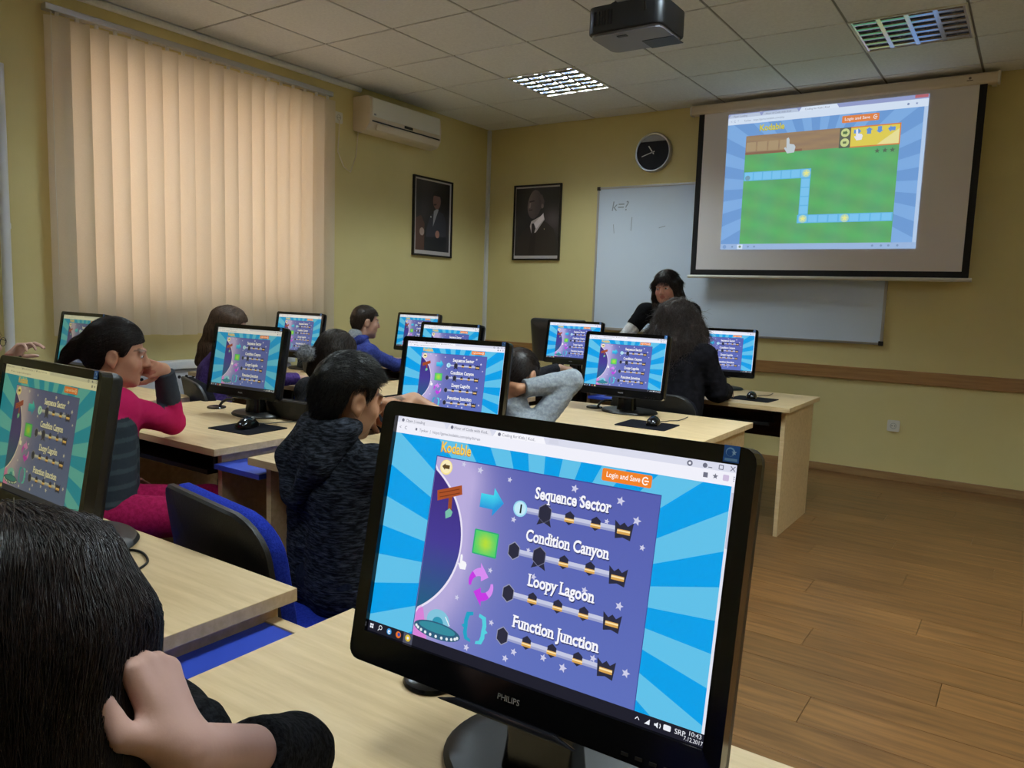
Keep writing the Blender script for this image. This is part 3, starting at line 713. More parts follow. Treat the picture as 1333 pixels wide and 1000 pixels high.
# ------------------------------------------------------------------ screen picture (one design, shown on every monitor)
def art_lcd():
    uw = 1.6; A = Art(.408, uw, 4e-5)
    A.rect(0, 0, 1.6, 1.0, rgb(0, 150, 226), 0)
    c1, c2 = rgb(8, 158, 230), rgb(96, 192, 232)
    sunburst(A, 0, .072, 1.583, .955, .84, .60, 20, c1, c2, 1, .10)
    A.rect(0, 0, 1.6, .029, rgb(218, 220, 236), 3); A.rect(0, .029, 1.6, .078, rgb(240, 240, 250), 3)
    A.poly([(.01, .029), (.025, .003), (.27, .003), (.285, .029)], rgb(232, 232, 242), 4); A.poly([(.29, .029), (.305, .003), (.52, .003), (.535, .029)], rgb(232, 232, 242), 4)
    A.poly([(.54, .029), (.555, .003), (.79, .003), (.805, .029)], rgb(246, 246, 253), 4); A.poly([(.815, .024), (.82, .006), (.86, .006), (.865, .024)], rgb(212, 214, 230), 4)
    g = rgb(110, 112, 130)
    A.text('Open | Loading', .05, .023, .018, g, 6); A.text('Hour of Code with Kod..', .33, .023, .018, g, 6); A.text('Coding for Kids | Kod..', .585, .023, .018, g, 6)
    for u in (.032, .318, .572): A.disc(u, .017, .008, g, 6, 10)
    A.text('<   C', .015, .058, .022, g, 6); A.rect(.112, .045, .122, .056, g, 6); A.text('Tynker  |  https://game.kodable.com/play?hl=en', .135, .058, .018, g, 6)
    for u, w in ((1.42, .011), (1.478, .009)): A.disc(u, .017, w, g, 6, 12)
    A.disc(1.42, .017, .005, rgb(240, 240, 250), 7, 10)
    A.line([(1.49, .022), (1.505, .022)], .003, g, 6) ; A.line([(1.530, .008), (1.545, .008), (1.545, .023), (1.530, .023), (1.530, .008)], .003, g, 6)
    A.line([(1.572, .007), (1.588, .024)], .003, g, 6); A.line([(1.588, .007), (1.572, .024)], .003, g, 6)
    A.rect(1.475, .042, 1.492, .06, g, 6); A.star(1.52, .051, .011, g, 6); A.rr(1.548, .04, 1.57, .062, .004, rgb(205, 190, 220), 6)
    for v in (.044, .051, .058): A.disc(1.588, v, .0022, g, 6, 8)
    A.rect(1.583, .078, 1.6, .955, rgb(226, 228, 240), 3); A.rect(1.585, .10, 1.598, .30, rgb(196, 198, 216), 4)
    # game panel with its glow
    P0, P1 = np.array(rgb(86, 92, 172)[:3]), np.array(rgb(184, 172, 220)[:3])
    P2 = np.array(rgb(94, 112, 188)[:3])
    def pan(u, v):
        d = math.hypot((u - .02), (v - .52) * .92) - .46
        f = .95 * math.exp(-max(0, d) / .105); f2 = .6 * math.exp(-((u - .42) ** 2 + (v - .22) ** 2) / .012)
        base = P0 * (1 - v) + P2 * v
        c = base * (1 - min(1, f + f2)) + P1 * min(1, f + f2); return (*c, 1)
    A.rect(.255, .152, 1.328, .955, rgb(62, 72, 150), 4)
    A.grid(.259, .156, 1.325, .955, 30, 24, pan, 5)
    # planet at the left edge
    cx, cy, rr_ = -.02, .523, .432
    arc = []
    for k in range(33):
        a = -1.05 + 2.1 * k / 32; u, v = cx + .47 * math.cos(a), cy + .385 * math.sin(a)
        if u >= .26: arc.append((u, v))
    ring = [(.26, .19)] + [(u + .008, v + (.006 if v > cy else -.006)) for u, v in arc] + [(.26, .86)]
    A.poly(ring, rgb(232, 226, 246), 6)
    def pc(u, v):
        t = (v - .2) / .65; a = np.array(rgb(62, 42, 120)[:3]); b = np.array(rgb(28, 96, 128)[:3]); m = np.array(rgb(70, 60, 148)[:3])
        c = m * (1 - abs(2 * t - 1)) + (a if t < .5 else b) * abs(2 * t - 1); return (*c, 1)
    pl = [(.26, .205)] + arc + [(.26, .845)]
    for i in range(len(pl) - 1):
        q = [(.26, pl[i][1]), pl[i], pl[i + 1], (.26, pl[i + 1][1])]
        if i == 0: q = q[1:]
        if i == len(pl) - 2: q = q[:3]
        A.poly(q, [pc(*p) for p in q], 7)
    A.poly([(.262, .90), (.262, .80), (.30, .83), (.34, .955), (.262, .955)], rgb(214, 130, 214), 6)
    # stars
    for u, v, s_ in ((.5, .183, .017), (.655, .2, .013), (.964, .187, .018), (1.167, .202, .019), (1.243, .265, .019), (.999, .222, .013), (1.278, .36, .013), (1.216, .595, .018), (1.276, .831, .018), (1.014, .886, .019), (.923, .872, .016), (.785, .887, .016), (.749, .923, .016), (.553, .932, .016), (1.064, .57, .015), (1.137, .815, .016), (.83, .57, .015), (.62, .59, .013), (.70, .36, .014), (.79, .47, .012), (.41, .17, .013), (1.12, .29, .012), (.66, .80, .014), (.47, .74, .013)):
        A.star(u, v, s_, rgb(205, 205, 232), 8, .2)
    # back button, sign post
    A.disc(.317, .197, .034, rgb(246, 226, 150), 9); A.disc(.317, .195, .029, rgb(250, 236, 190), 10); arrow(A, .315, .195, .042, .030, rgb(90, 70, 40), 11, 'l')
    A.poly([(.352, .31), (.372, .305), (.378, .39), (.358, .39)], rgb(150, 74, 42), 9)
    A.poly([(.286, .305), (.415, .262), (.424, .302), (.294, .350)], rgb(168, 80, 40), 10)
    A.line([(.30, .315), (.405, .281)], .004, rgb(120, 54, 28), 11); A.line([(.305, .332), (.41, .297)], .004, rgb(120, 54, 28), 11)
    A.poly([(.352, .42), (.345, .39), (.366, .372), (.385, .385), (.38, .405)], rgb(120, 190, 170), 11)
    # icons
    ya, yb = rgb(70, 214, 236), rgb(40, 150, 220)
    A.poly([(.522, .278), (.587, .278), (.587, .246), (.642, .303), (.590, .366), (.590, .338), (.522, .338)], [ya, ya, ya, yb, yb, yb, yb], 9)
    A.rr(.515, .432, .64, .538, .006, rgb(40, 170, 120), 9)
    A.grid(.521, .437, .634, .533, 6, 5, lambda u, v: tuple(np.array(rgb(76, 206, 108)[:3]) * (1 - math.exp(-((u - .578) ** 2 + (v - .485) ** 2) / .0012)) + np.array(rgb(186, 222, 50)[:3]) * math.exp(-((u - .578) ** 2 + (v - .485) ** 2) / .0012)) + (1,), 10)
    pu, pv2 = rgb(196, 60, 226), rgb(214, 140, 240)
    def loop_arrow(a0, a1, ca, cb):
        n = 8; P_ = lambda a, r: (.583 + r * 1.0 * math.cos(R(a)), .658 + r * .92 * math.sin(R(a)))
        for k in range(n):
            f0, f1 = k / n, (k + 1) / n; q0, q1 = a0 + (a1 - a0) * f0, a0 + (a1 - a0) * f1; w0, w1 = .006 + .014 * f0, .006 + .014 * f1
            A.poly([P_(q0, .056 + w0), P_(q1, .056 + w1), P_(q1, .056 - w1), P_(q0, .056 - w0)], ca if k < 5 else cb, 9)
        A.poly([P_(a1, .098), P_(a1 + 48, .052), P_(a1, .014)], cb, 10)
    loop_arrow(165, 262, pu, pv2); loop_arrow(-15, 82, pv2, pu)
    te, tl = rgb(36, 160, 196), rgb(84, 206, 222)
    for sg, col in ((-1, te), (1, tl)):
        q = [(.016, .778), (.05, .786), (.058, .822), (.056, .836), (.068, .846), (.054, .856), (.056, .872), (.044, .900), (.012, .906), (.014, .894), (.030, .888), (.036, .868), (.036, .845), (.038, .822), (.032, .798), (.014, .792)]
        A.poly([(.581 + sg * u, v) for u, v in q], col, 9)
    # saucer
    A.disc(.388, .862, .062, rgb(130, 196, 220), 9, 20, .050); A.disc(.388, .872, .030, rgb(50, 150, 178), 10, 16, .028)
    A.disc(.388, .904, .127, rgb(46, 92, 122), 11, 28, .036); A.disc(.388, .894, .10, rgb(54, 138, 156), 12, 24, .020)
    for k in range(11):
        a = R(12 + 156 * k / 10); A.disc(.388 + .115 * math.cos(a), .902 + .027 * math.sin(a), .007, rgb(226, 236, 240), 13, 8)
    A.line([(.425, .835), (.452, .868)], .005, rgb(230, 240, 246), 12)
    # level rows
    dk, bar, gold = rgb(44, 44, 62), rgb(196, 200, 226), rgb(216, 164, 84)
    ROWS = ((.31, .239, 'Sequence Sector', .787, .345), (.486, .416, 'Condition Canyon', .770, .375), (.662, .593, 'Loopy Lagoon', .808, .298), (.838, .772, 'Function Junction', .762, .388))
    for n, (v, tv, s_, tu, tw) in enumerate(ROWS):
        A.rect(.735, v - .011, 1.19, v + .013, bar, 9); A.rect(.735, v + .004, 1.19, v + .013, rgb(158, 164, 204), 10)
        if n == 0:
            A.disc(.725, v, .034, rgb(150, 214, 240), 11); A.disc(.725, v, .028, rgb(196, 234, 248), 12); A.text('1', .716, v + .017, .05, rgb(20, 20, 30), 13, bold=.03)
        else: A.hexa(.722, v, .036, rgb(150, 152, 176), 11); A.hexa(.722, v, .032, dk, 12)
        if n < 2:
            A.poly([(.812, v + .05), (.825, v + .015), (.868, v + .015), (.88, v + .05), (.846, v + .036)], dk, 11); A.hexa(.844, v - .002, .039, rgb(120, 122, 150), 11); A.hexa(.844, v - .002, .035, dk, 12)
        for u in ((.958, 1.075) if n < 2 else (.839, .957, 1.073)):
            A.hexa(u, v - .003, .026, dk, 12); A.rect(u - .022, v - .002, u + .022, v + .014, gold, 13); A.rect(u - .022, v + .001, u + .022, v + .006, rgb(250, 226, 170), 14)
        A.poly([(1.155, v - .034), (1.178, v - .016), (1.194, v - .03), (1.21, v - .016), (1.233, v - .034), (1.226, v + .036), (1.194, v + .028), (1.162, v + .036)], dk, 12)
        A.rect(1.168, v - .002, 1.222, v + .016, gold, 13); A.rect(1.168, v + .001, 1.222, v + .007, rgb(250, 226, 170), 14)
        A.serif_text(s_, tu + .003, tv + .020, .066, rgb(40, 44, 96), 14, .034, tw); A.serif_text(s_, tu, tv + .016, .066, rgb(244, 244, 252), 15, .030, tw)
    logo_text(A, .272, .132, .064, .165, 9, rgb(248, 210, 90), rgb(196, 132, 40)); login_button(A, 1.074, .086, 1.283, .135, 9)
    cursor_hand(A, .472, .587, 1.0, 16)
    # task bar
    A.rect(0, .953, 1.6, 1.0, rgb(30, 30, 42), 17)
    w_ = rgb(235, 238, 245)
    for a in (0, 1):
        for b in (0, 1): A.rect(.012 + a * .011, .966 + b * .011, .021 + a * .011, .975 + b * .011, w_, 18)
    A.line([(.075 + .009 * math.cos(a), .972 + .009 * math.sin(a)) for a in [k * .7 for k in range(10)]], .003, w_, 18); A.line([(.068, .979), (.061, .988)], .003, w_, 18)
    A.disc(.128, .976, .014, rgb(50, 150, 220), 18); A.text('e', .119, .985, .035, w_, 19, bold=.02)
    A.disc(.183, .976, .015, rgb(226, 110, 40), 18); A.disc(.186, .974, .008, rgb(60, 80, 160), 19)
    A.rect(.213, .955, .265, 1.0, rgb(78, 80, 96), 18); A.disc(.239, .976, .015, rgb(220, 190, 60), 19); A.disc(.239, .976, .006, rgb(240, 240, 250), 20)
    A.line([(1.335, .98), (1.343, .97), (1.351, .98)], .003, w_, 18); A.poly([(1.372, .985), (1.392, .985), (1.392, .965)], w_, 18)
    A.poly([(1.41, .972), (1.416, .972), (1.424, .965), (1.424, .987), (1.416, .98), (1.41, .98)], w_, 18); A.line([(1.431, .968), (1.434, .976), (1.431, .984)], .003, w_, 18)
    A.rr(1.445, .964, 1.473, .984, .004, w_, 18); A.text('SRP', 1.487, .983, .026, w_, 18); A.text('10:43', 1.537, .973, .022, w_, 18, width=.044); A.text('7.12.2017', 1.522, .994, .021, w_, 18, width=.070)
    return A
lcd_me = art_lcd().mesh('screen_picture')

# ------------------------------------------------------------------ monitors
SW, SH = .408, .255
def make_monitor(zb, tilt, label):
    """origin on the desk under the stand; the screen faces -Y; screen bottom edge at height zb"""
    t = empty('computer_monitor', (0, 0, 0), 0, label, 'monitor', 'computer monitors on the desks')
    T = Matrix.Translation((0, -.06, zb)) @ Matrix.Rotation(-tilt, 4, 'X')
    def child(mb, name, m, **k):
        mb.X = Matrix.Identity(4); o = mb.build(name, m, t, **k); o.matrix_local = T; return o
    bx, bt, bb = .0175, .017, .034
    # bezel: a frame around the screen, lower rail deeper with a chin that rolls back
    mb = MB()
    outer = rrect(SW + 2 * bx, SH + bt + bb, .014, 4, 0, SH / 2 + (bt - bb) / 2); inner = rrect(SW, SH, .0006, 4, 0, SH / 2)
    ro = [mb._v((u, -.008, v)) for u, v in outer]; ri = [mb._v((u, -.0065, v)) for u, v in inner]; rin = [mb._v((u, .001, v)) for u, v in inner]; rb = [mb._v((u, .012, v)) for u, v in outer]
    mb.skin([rin, ri, ro, rb], cap=False); child(mb, 'bezel', M_gloss, bevel=0)
    mb = MB(); mb.skin([[mb._v((u * s, y, SH / 2 + (v - SH / 2) * s)) for u, v in outer] for y, s in ((.002, .995), (.022, 1.0), (.034, .97), (.052, .80), (.060, .62))]); child(mb, 'rear_shell', M_black, smooth=True)
    mb = MB(); mb.prism([(-.085, -.0405), (.085, -.0405), (.06, -.033), (-.06, -.033)], -.0135, -.007, 'y'); child(mb, 'chin_lip', mat('chin_lip_gloss', rgb(40, 40, 46), .08), bevel=.002)
    A = Art(.05, .05, 1e-4); A.text('PHILIPS', .0, .0, .0085, rgb(158, 156, 156), 1, 'CENTER', bold=.012)
    o = link('bezel_lettering', A.mesh('bezel_lettering'), M_sticker, t); o.matrix_local = T @ Matrix.Translation((.025 + .002, -.0083, -.0195))
    A = Art(.03, .03, 1e-4); A.rect(.0, .0, .0145, .0155, rgb(40, 96, 176), 0); A.disc(.006, .006, .0042, rgb(150, 190, 226), 1, 14); A.disc(.0058, .0066, .0034, rgb(40, 96, 176), 2, 12); A.star(.0095, .0062, .0026, rgb(180, 210, 236), 3); A.rect(.0015, .0118, .013, .0142, rgb(130, 176, 216), 1)
    o = link('energy_sticker', A.mesh('energy_sticker'), M_sticker, t); o.matrix_local = T @ Matrix.Translation((SW / 2 + .002, -.0083, SH + .0172)); o['label'] = 'small blue energy sticker'
    o = link('screen', lcd_me, M_lcd, t); o.matrix_local = T @ Matrix.Translation((0, -.0002, SH))
    mb = MB(); mb.skin([[mb._v((x + cx_, y, z)) for x, y in rrect(w, d, .012, 4, 0, yy)] for z, w, d, yy, cx_ in ((.012, .092, .055, .012, 0), (.05, .084, .048, .014, 0), (zb + .02, .080, .034, .004, 0), (zb + .08, .078, .024, .0, 0))]); mb.build('stand_neck', M_gloss, t, smooth=True)
    mb = MB(); mb.lathe([(.122, 0), (.126, .005), (.120, .012), (.095, .0165), (.05, .018)], c=(0, .045, 0), n=44, sx=1.14, sy=.92); mb.build('stand_base', M_black, t, smooth=True)
    bz_ = kids(t, 'bezel')[0]
    for k in range(4):
        mb = MB(); mb.box((.13 + k * .014, -.0095, -.028), (.137 + k * .014, -.008, -.025)); child(mb, 'button', M_black)
    nest(bz_, *kids(t, 'button'), *kids(t, 'chin_lip'), *kids(t, 'bezel_lettering'), *kids(t, 'energy_sticker'), *kids(t, 'screen'))
    return t
MON = [(-.414, .629, .884, 1.6, 11.0, 'big monitor close to the viewer on the nearest desk', (1, 1, 1, 1)),
       (-1.593, .680, .853, -1.8, 9.8, 'dim greenish monitor cut by the left edge on the left desk', (.50, .46, .22, .984)),
       (-2.751, 2.011, .852, 2.7, 9.7, 'monitor facing the girl in the pink sweater', (.66, .64, .50, .985)),
       (-1.71, 2.111, .853, 7.7, 9.7, 'monitor just above the top edge of the big foreground monitor', (1, 1, 1, 1)),
       (-4.08, 1.987, .852, .8, 9.7, 'dim greenish monitor behind the head of the girl in pink', (.46, .44, .24, .978)),
       (-1.618, 3.314, .852, .8, 9.7, 'monitor to the right of the grey hoodie elbow', (1, 1, 1, 1)),
       (-2.662, 3.255, .852, -2.4, 9.7, 'monitor whose top alone rises behind the one ahead of the knit hoodie pupil', (.95, .95, .9, 1)),
       (-4.158, 3.471, .852, 3.7, 9.7, 'monitor before the right end of the blind in the third row', (.80, .76, .62, .985)),
       (-4.051, 4.568, .852, -.7, 9.7, 'monitor reached by the pupil in the blue hoodie', (.85, .85, .8, 1)),
       (-2.683, 4.675, .852, 1.5, 9.7, 'monitor standing left of the teacher in the front row', (.97, .97, 1, 1)),
       (-1.636, 4.732, .852, 9.0, 9.7, 'monitor right of the curly haired person in the front row', (.97, .97, 1, 1))]
pm = None
for i, (x, y, z, yw, ti, lb, tint) in enumerate(MON):
    if i == 0: m_ = make_monitor(z - DZ, R(ti), lb)
    elif i == 1: m_ = make_monitor(.852 - DZ, R(9.8), lb); pm = m_
    else: m_ = copy_tree(pm); m_['label'] = lb
    a = R(yw); m_.location = (x - .06 * math.sin(a), y + .06 * math.cos(a), DZ); m_.rotation_euler = (0, 0, a)
    for ch in kids(kids(m_, 'bezel')[0], 'screen'): ch.color = tint
kids([o_ for o_ in bpy.data.objects if o_.get('label', '').startswith('dim greenish monitor cut')][0], 'stand_base')[0].location.x -= .055
# the teacher's own monitor, seen from behind
t = empty('computer_monitor', (-2.90, 4.86, DZ), R(178), 'black monitor seen from behind beside the front row screen', 'monitor', 'computer monitors on the desks')
T = Matrix.Translation((0, -.03, .10)) @ Matrix.Rotation(R(-10), 4, 'X')
outer = rrect(.47, .325, .02, 4, 0, .135)
mb = MB(); mb.skin([[mb._v((u * s, y, .135 + (v - .135) * s)) for u, v in outer] for y, s in ((-.01, 1.0), (.014, 1.0), (.03, .97), (.05, .82), (.06, .6))]); o = mb.build('rear_shell', M_black, t, smooth=True); o.matrix_local = T
for k in range(2):
    mb = MB(); mb.box((-.17, .049, .20 + k * .02), (.17, .054, .208 + k * .02)); o = mb.build('vent_slot', M_gloss, t); o.matrix_local = T
mb = MB(); mb.box((-.213, -.0115, .005), (.213, -.0095, .27)); o = mb.build('screen', M_gloss, t); o.matrix_local = T
mb = MB(); mb.skin([[mb._v((x, y, z)) for x, y in rrect(w, d, .012, 4)] for z, w, d in ((.01, .09, .05), (.16, .08, .03))]); mb.build('stand_neck', M_gloss, t, smooth=True)
MB().lathe([(.115, 0), (.118, .005), (.112, .012), (.05, .017)], n=36, sy=.7).build('stand_base', M_gloss, t, smooth=True)

# ------------------------------------------------------------------ small things on the desks
def make_mouse(label):
    t = empty('computer_mouse', (0, 0, 0), 0, label, 'mouse', 'computer mice')
    mb = MB(); rings = []
    for y, w, h in ((-.054, .012, .012), (-.046, .024, .024), (-.02, .030, .036), (.01, .030, .037), (.035, .028, .028), (.05, .022, .017), (.056, .010, .010)):
        rings.append([mb._v((w * math.cos(a) if math.sin(a) >= 0 else w * 1.02 * math.cos(a), y, max(0, .004 + h * math.sin(a) * (1 if math.sin(a) > 0 else .12)))) for a in [2 * math.pi * k / 18 for k in range(18)]])
    mb.skin(rings); mb.build('shell', M_gloss, t, smooth=True)
    MB().cyl((-.004, .036, .030), (.004, .036, .030), .0075, n=14).build('scroll_wheel', M_greyp, t, smooth=True)
    mb = MB(); mb.tube([(0, .055, .01), (.012, .085, .005), (.035, .10, .004), (.05, .135, .004), (.085, .16, .004), (.10, .22, .004), (.11, .30, .004)], .0022, 6); mb.build('cable', M_cable, t, smooth=True)
    return t
MICE = [(-2.52, 1.865, 18, 'black mouse on the pad before the pink girl screen'), (-1.36, 3.125, 14, 'black mouse on the pad of the right desk near the grey hoodie'), (-1.335, 4.46, 14, 'small black mouse on the pad of the front right desk')]
pr_ = None
for x, y, rz, lb in MICE:
    if pr_ is None: pr_ = make_mouse(lb); o = pr_
    else: o = copy_tree(pr_); o['label'] = lb
    o.location = (x, y, DZ + .0032); o.rotation_euler = (0, 0, R(rz))
pad_me = None
for x, y, rz, lb in [(-2.515, 1.865, 4, 'black mouse pad on the desk where the girl in pink sits'), (-1.385, 3.115, 2, 'black mouse pad on the right desk near the grey hoodie elbow'), (-1.32, 4.45, -3, 'black mouse pad near the edge of the front right desk'),
                     (-2.70, 3.02, 3, 'black mouse pad on the desk beyond the knit hoodie pupil'), (-3.66, 3.10, 3, 'black mouse pad on the third row desk near the radiator'), (-3.0, 4.42, 0, 'black mouse pad on the front row desk left of the rear view monitor')]:
    if pad_me is None: o = MB().prism(rrect(.235, .20, .012, 4), 0, .003, 'z').build('mouse_pad', M_darkfab); pad_me = o.data
    else: o = link('mouse_pad', pad_me)
    o.location = (x, y, DZ); o.rotation_euler = (0, 0, R(rz)); tag(o, lb, 'mouse pad', 'black mouse pads')
def make_cam(label):
    t = empty('desk_stand', (0, 0, 0), 0, label, 'stand', 'small round desk stands')
    MB().lathe([(.040, 0), (.042, .003), (.040, .007), (.030, .010), (.010, .012)], n=28).build('base', M_gloss, t, smooth=True)
    MB().tube([(.018, 0, .009), (.03, .01, .03), (.05, .02, .042), (.085, .03, .045)], .006, 8).build('arm', M_black, t, smooth=True)
    return t
pr_ = None
for x, y, lb in [(-.665, .80, 'black round-footed desk stand peeping out under the big foreground monitor'), (-3.045, 2.09, 'black round-footed desk stand left of the pink girl monitor base'), (-1.815, 3.42, 'black round-footed desk stand left of the monitor near the grey hoodie')]:
    if pr_ is None: pr_ = make_cam(lb); o = pr_
    else: o = copy_tree(pr_); o['label'] = lb
    o.location = (x, y, DZ)
# loose mouse cable on the left desk
mb = MB(); c = [(-1.84, .90, .733), (-1.76, .862, .733), (-1.698, .851, .733), (-1.64, .841, .733), (-1.529, .82, .733), (-1.495, .83, .733), (-1.47, .832, .733), (-1.432, .821, .733), (-1.401, .8, .733), (-1.373, .753, .733), (-1.352, .719, .733), (-1.36, .62, .733), (-1.42, .52, .733)]
pts = []
for i in range(len(c) - 1):
    p0, p1, p2, p3 = [Vector(c[max(0, min(len(c) - 1, i + k))]) for k in (-1, 0, 1, 2)]
    for k in range(5):
        q = k / 5; pts.append(.5 * (2 * p1 + (p2 - p0) * q + (2 * p0 - 5 * p1 + 4 * p2 - p3) * q * q + (3 * p1 - p0 - 3 * p2 + p3) * q ** 3))
tag(mb.tube(pts, .0025, 6).build('mouse_cable', M_cable, smooth=True), 'thin black cable looping over the left desk top', 'cable')
o = MB().box((-.09, -.02, 0), (.09, .02, .012)).build('remote_control', M_black, None, (-3.1, 4.62, DZ), (0, 0, .3), bevel=.003); tag(o, 'small flat black box on the front row desk behind the pupils', 'remote control')

# ------------------------------------------------------------------ chairs
def make_chair(label, fab):
    t = empty('office_chair', (0, 0, 0), 0, label, 'chair', 'padded visitor chairs')       # faces +Y
    mb = MB(); rings = []
    seat = [(x, y) for x, y in rrect(.46, .43, .09, 6)]
    mb.skin([[mb._v((x * s, y * s, z)) for x, y in seat] for z, s in ((.425, .98), (.445, 1.0), (.462, .98), (.470, .90))]); mb.build('seat', fab, t, smooth=True)
    mb = MB(); mb.skin([[mb._v((x * s, y * s, z)) for x, y in seat] for z, s in ((.40, .86), (.412, .98), (.428, 1.0))]); mb.build('seat_shell', M_chairshell, t, smooth=True)
    ZB = .64
    def back(y0, th, grow, name, m):
        mb = MB(); n = 12; out = rrect(.47 + grow, .34 + grow, .10, 6, 0, ZB)
        def curve(x, z): return -.235 - (z - .48) * .16 + .035 * (1 - (x / .235) ** 2) * -1.0 + .02 * 0
        layers = ((0, .97), (th * .25, 1.0), (th * .75, 1.0), (th, .95))
        rs = [[mb._v((x * s, curve(x * s, ZB + (z - ZB) * s) + y0 + d, ZB + (z - ZB) * s)) for x, z in out] for d, s in layers]
        mb.skin(rs, cap=False)
        for ringv, s, d in ((rs[0], .97, 0), (rs[-1], .95, th)):
            prev = ringv
            for q in (.75, .5, .25):
                cur = [mb._v((x * s * q, curve(x * s * q, ZB + (z - ZB) * s * q) + y0 + d, ZB + (z - ZB) * s * q)) for x, z in out]
                for k in range(len(out)): mb.bm.faces.new((prev[k], prev[(k + 1) % len(out)], cur[(k + 1) % len(out)], cur[k]))
                prev = cur
            mb.bm.faces.new(prev)
        mb.build(name, m, t, smooth=True)
    back(.0, .042, 0, 'backrest', fab); back(-.022, .024, .006, 'backrest_shell', M_chairshell)
    for sx in (-1, 1):
        MB().tube([(sx * .12, -.275, .60), (sx * .12, -.29, .50), (sx * .12, -.24, .42), (sx * .12, .1, .405)], .011, 8).build('back_support', M_steel, t, smooth=True)
        MB().tube([(sx * .20, .15, .40), (sx * .24, .24, .0)], .0125, 10).build('leg', M_steel, t, smooth=True)
        MB().tube([(sx * .20, -.14, .40), (sx * .24, -.27, .0)], .0125, 10).build('leg', M_steel, t, smooth=True)
    return t
CH = [(-1.455, 1.305, -9, 1, 'blue and black chair under the pupil in the knit hoodie'), (-2.45, 1.20, -38, 1, 'blue and black chair under the girl in the pink sweater'),
      (-3.52, 1.25, -30, 1, 'chair under the pupil with glasses at the left edge'), (-3.36, 2.53, -22, 0, 'black backed chair under the girl with long straight hair'),
      (-3.76, 3.66, -24, 0, 'chair under the pupil in the blue hoodie'), (-2.53, 2.43, 0, 0, 'dark chair right behind the head of the knit hoodie pupil'),
      (-1.74, 2.50, 0, 0, 'chair under the pupil in the grey hoodie'), (-1.60, 3.93, 0, 0, 'dark chair under the curly haired person'),
      (-2.72, 3.84, 0, 0, 'chair under the pupil hidden behind the grey hoodie'), (-.56, .0, 30, 1, 'chair under the nearest girl with dark hair')]
pb = [None, None]
for x, y, rz, k, lb in CH:
    if pb[k] is None: pb[k] = make_chair(lb, M_bluefab if k else M_darkfab); o = pb[k]
    else: o = copy_tree(pb[k]); o['label'] = lb
    o.location = (x, y, 0); o.rotation_euler = (0, 0, R(rz))

# ------------------------------------------------------------------ people: signed-distance bodies turned into one smooth surface
def smin(a, b, k):
    if k <= 0: return np.minimum(a, b)
    h = np.clip(.5 + .5 * (b - a) / k, 0, 1); return b + (a - b) * h - k * h * (1 - h)
class Field:
    def __init__(s, res): s.res = res; s.P = []
    def add(s, f, lo, hi, op, k): s.P.append((f, np.array(lo, float), np.array(hi, float), op, k)); return s
    def cap(s, a, b, ra, rb=None, k=.02, op='u', flat=False):
        a, b = np.array(a, float), np.array(b, float); rb = ra if rb is None else rb; ab = b - a; L2 = max(1e-9, ab @ ab); L = math.sqrt(L2)
        def f(X, Y, Z):
            x, y, z = X - a[0], Y - a[1], Z - a[2]
            t0 = (x * ab[0] + y * ab[1] + z * ab[2]) / L2; t = np.clip(t0, 0, 1)
            d = np.sqrt((x - t * ab[0]) ** 2 + (y - t * ab[1]) ** 2 + (z - t * ab[2]) ** 2) - (ra + (rb - ra) * t)
            if flat: d = np.maximum(d, (t0 - 1) * L)
            return d
        r = max(ra, rb); return s.add(f, np.minimum(a, b) - r, np.maximum(a, b) + r, op, k)
    def ell(s, c, r, M=None, k=.02, op='u'):
        c, r = np.array(c, float), np.array(r, float); M = np.eye(3) if M is None else M
        def f(X, Y, Z):
            x, y, z = X - c[0], Y - c[1], Z - c[2]
            q = [(M[i][0] * x + M[i][1] * y + M[i][2] * z) for i in range(3)]
            k0 = np.sqrt(sum((q[i] / r[i]) ** 2 for i in range(3))); k1 = np.sqrt(sum((q[i] / r[i] ** 2) ** 2 for i in range(3))) + 1e-9
            return k0 * (k0 - 1) / k1
        m = r.max(); return s.add(f, c - m, c + m, op, k)
    def mesh(s):
        us = [p for p in s.P if p[3] == 'u']; res = s.res
        lo = np.min([p[1] for p in us], 0) - 4 * res - .01; hi = np.max([p[2] for p in us], 0) + 4 * res + .01
        n = np.ceil((hi - lo) / res).astype(int) + 1
        ax = [(lo[i] + res * np.arange(n[i])).astype(np.float32) for i in range(3)]
        D = np.full(n, .15, np.float32)
        for f, a, b, op, k in s.P:
            m = .03 + k + 2 * res
            i0 = np.clip(((a - m - lo) / res).astype(int), 0, n); i1 = np.clip(((b + m - lo) / res).astype(int) + 1, 0, n)
            if (i1 <= i0).any(): continue
            sl = tuple(slice(i0[i], i1[i]) for i in range(3))
            d = f(ax[0][sl[0]][:, None, None], ax[1][sl[1]][None, :, None], ax[2][sl[2]][None, None, :])
            if op == 'u': D[sl] = smin(D[sl], d, k)
            elif op == 's': D[sl] = -smin(-D[sl], d, k)
            else: D[sl] = -smin(-D[sl], -d, k)
        return nets(D, lo, res)
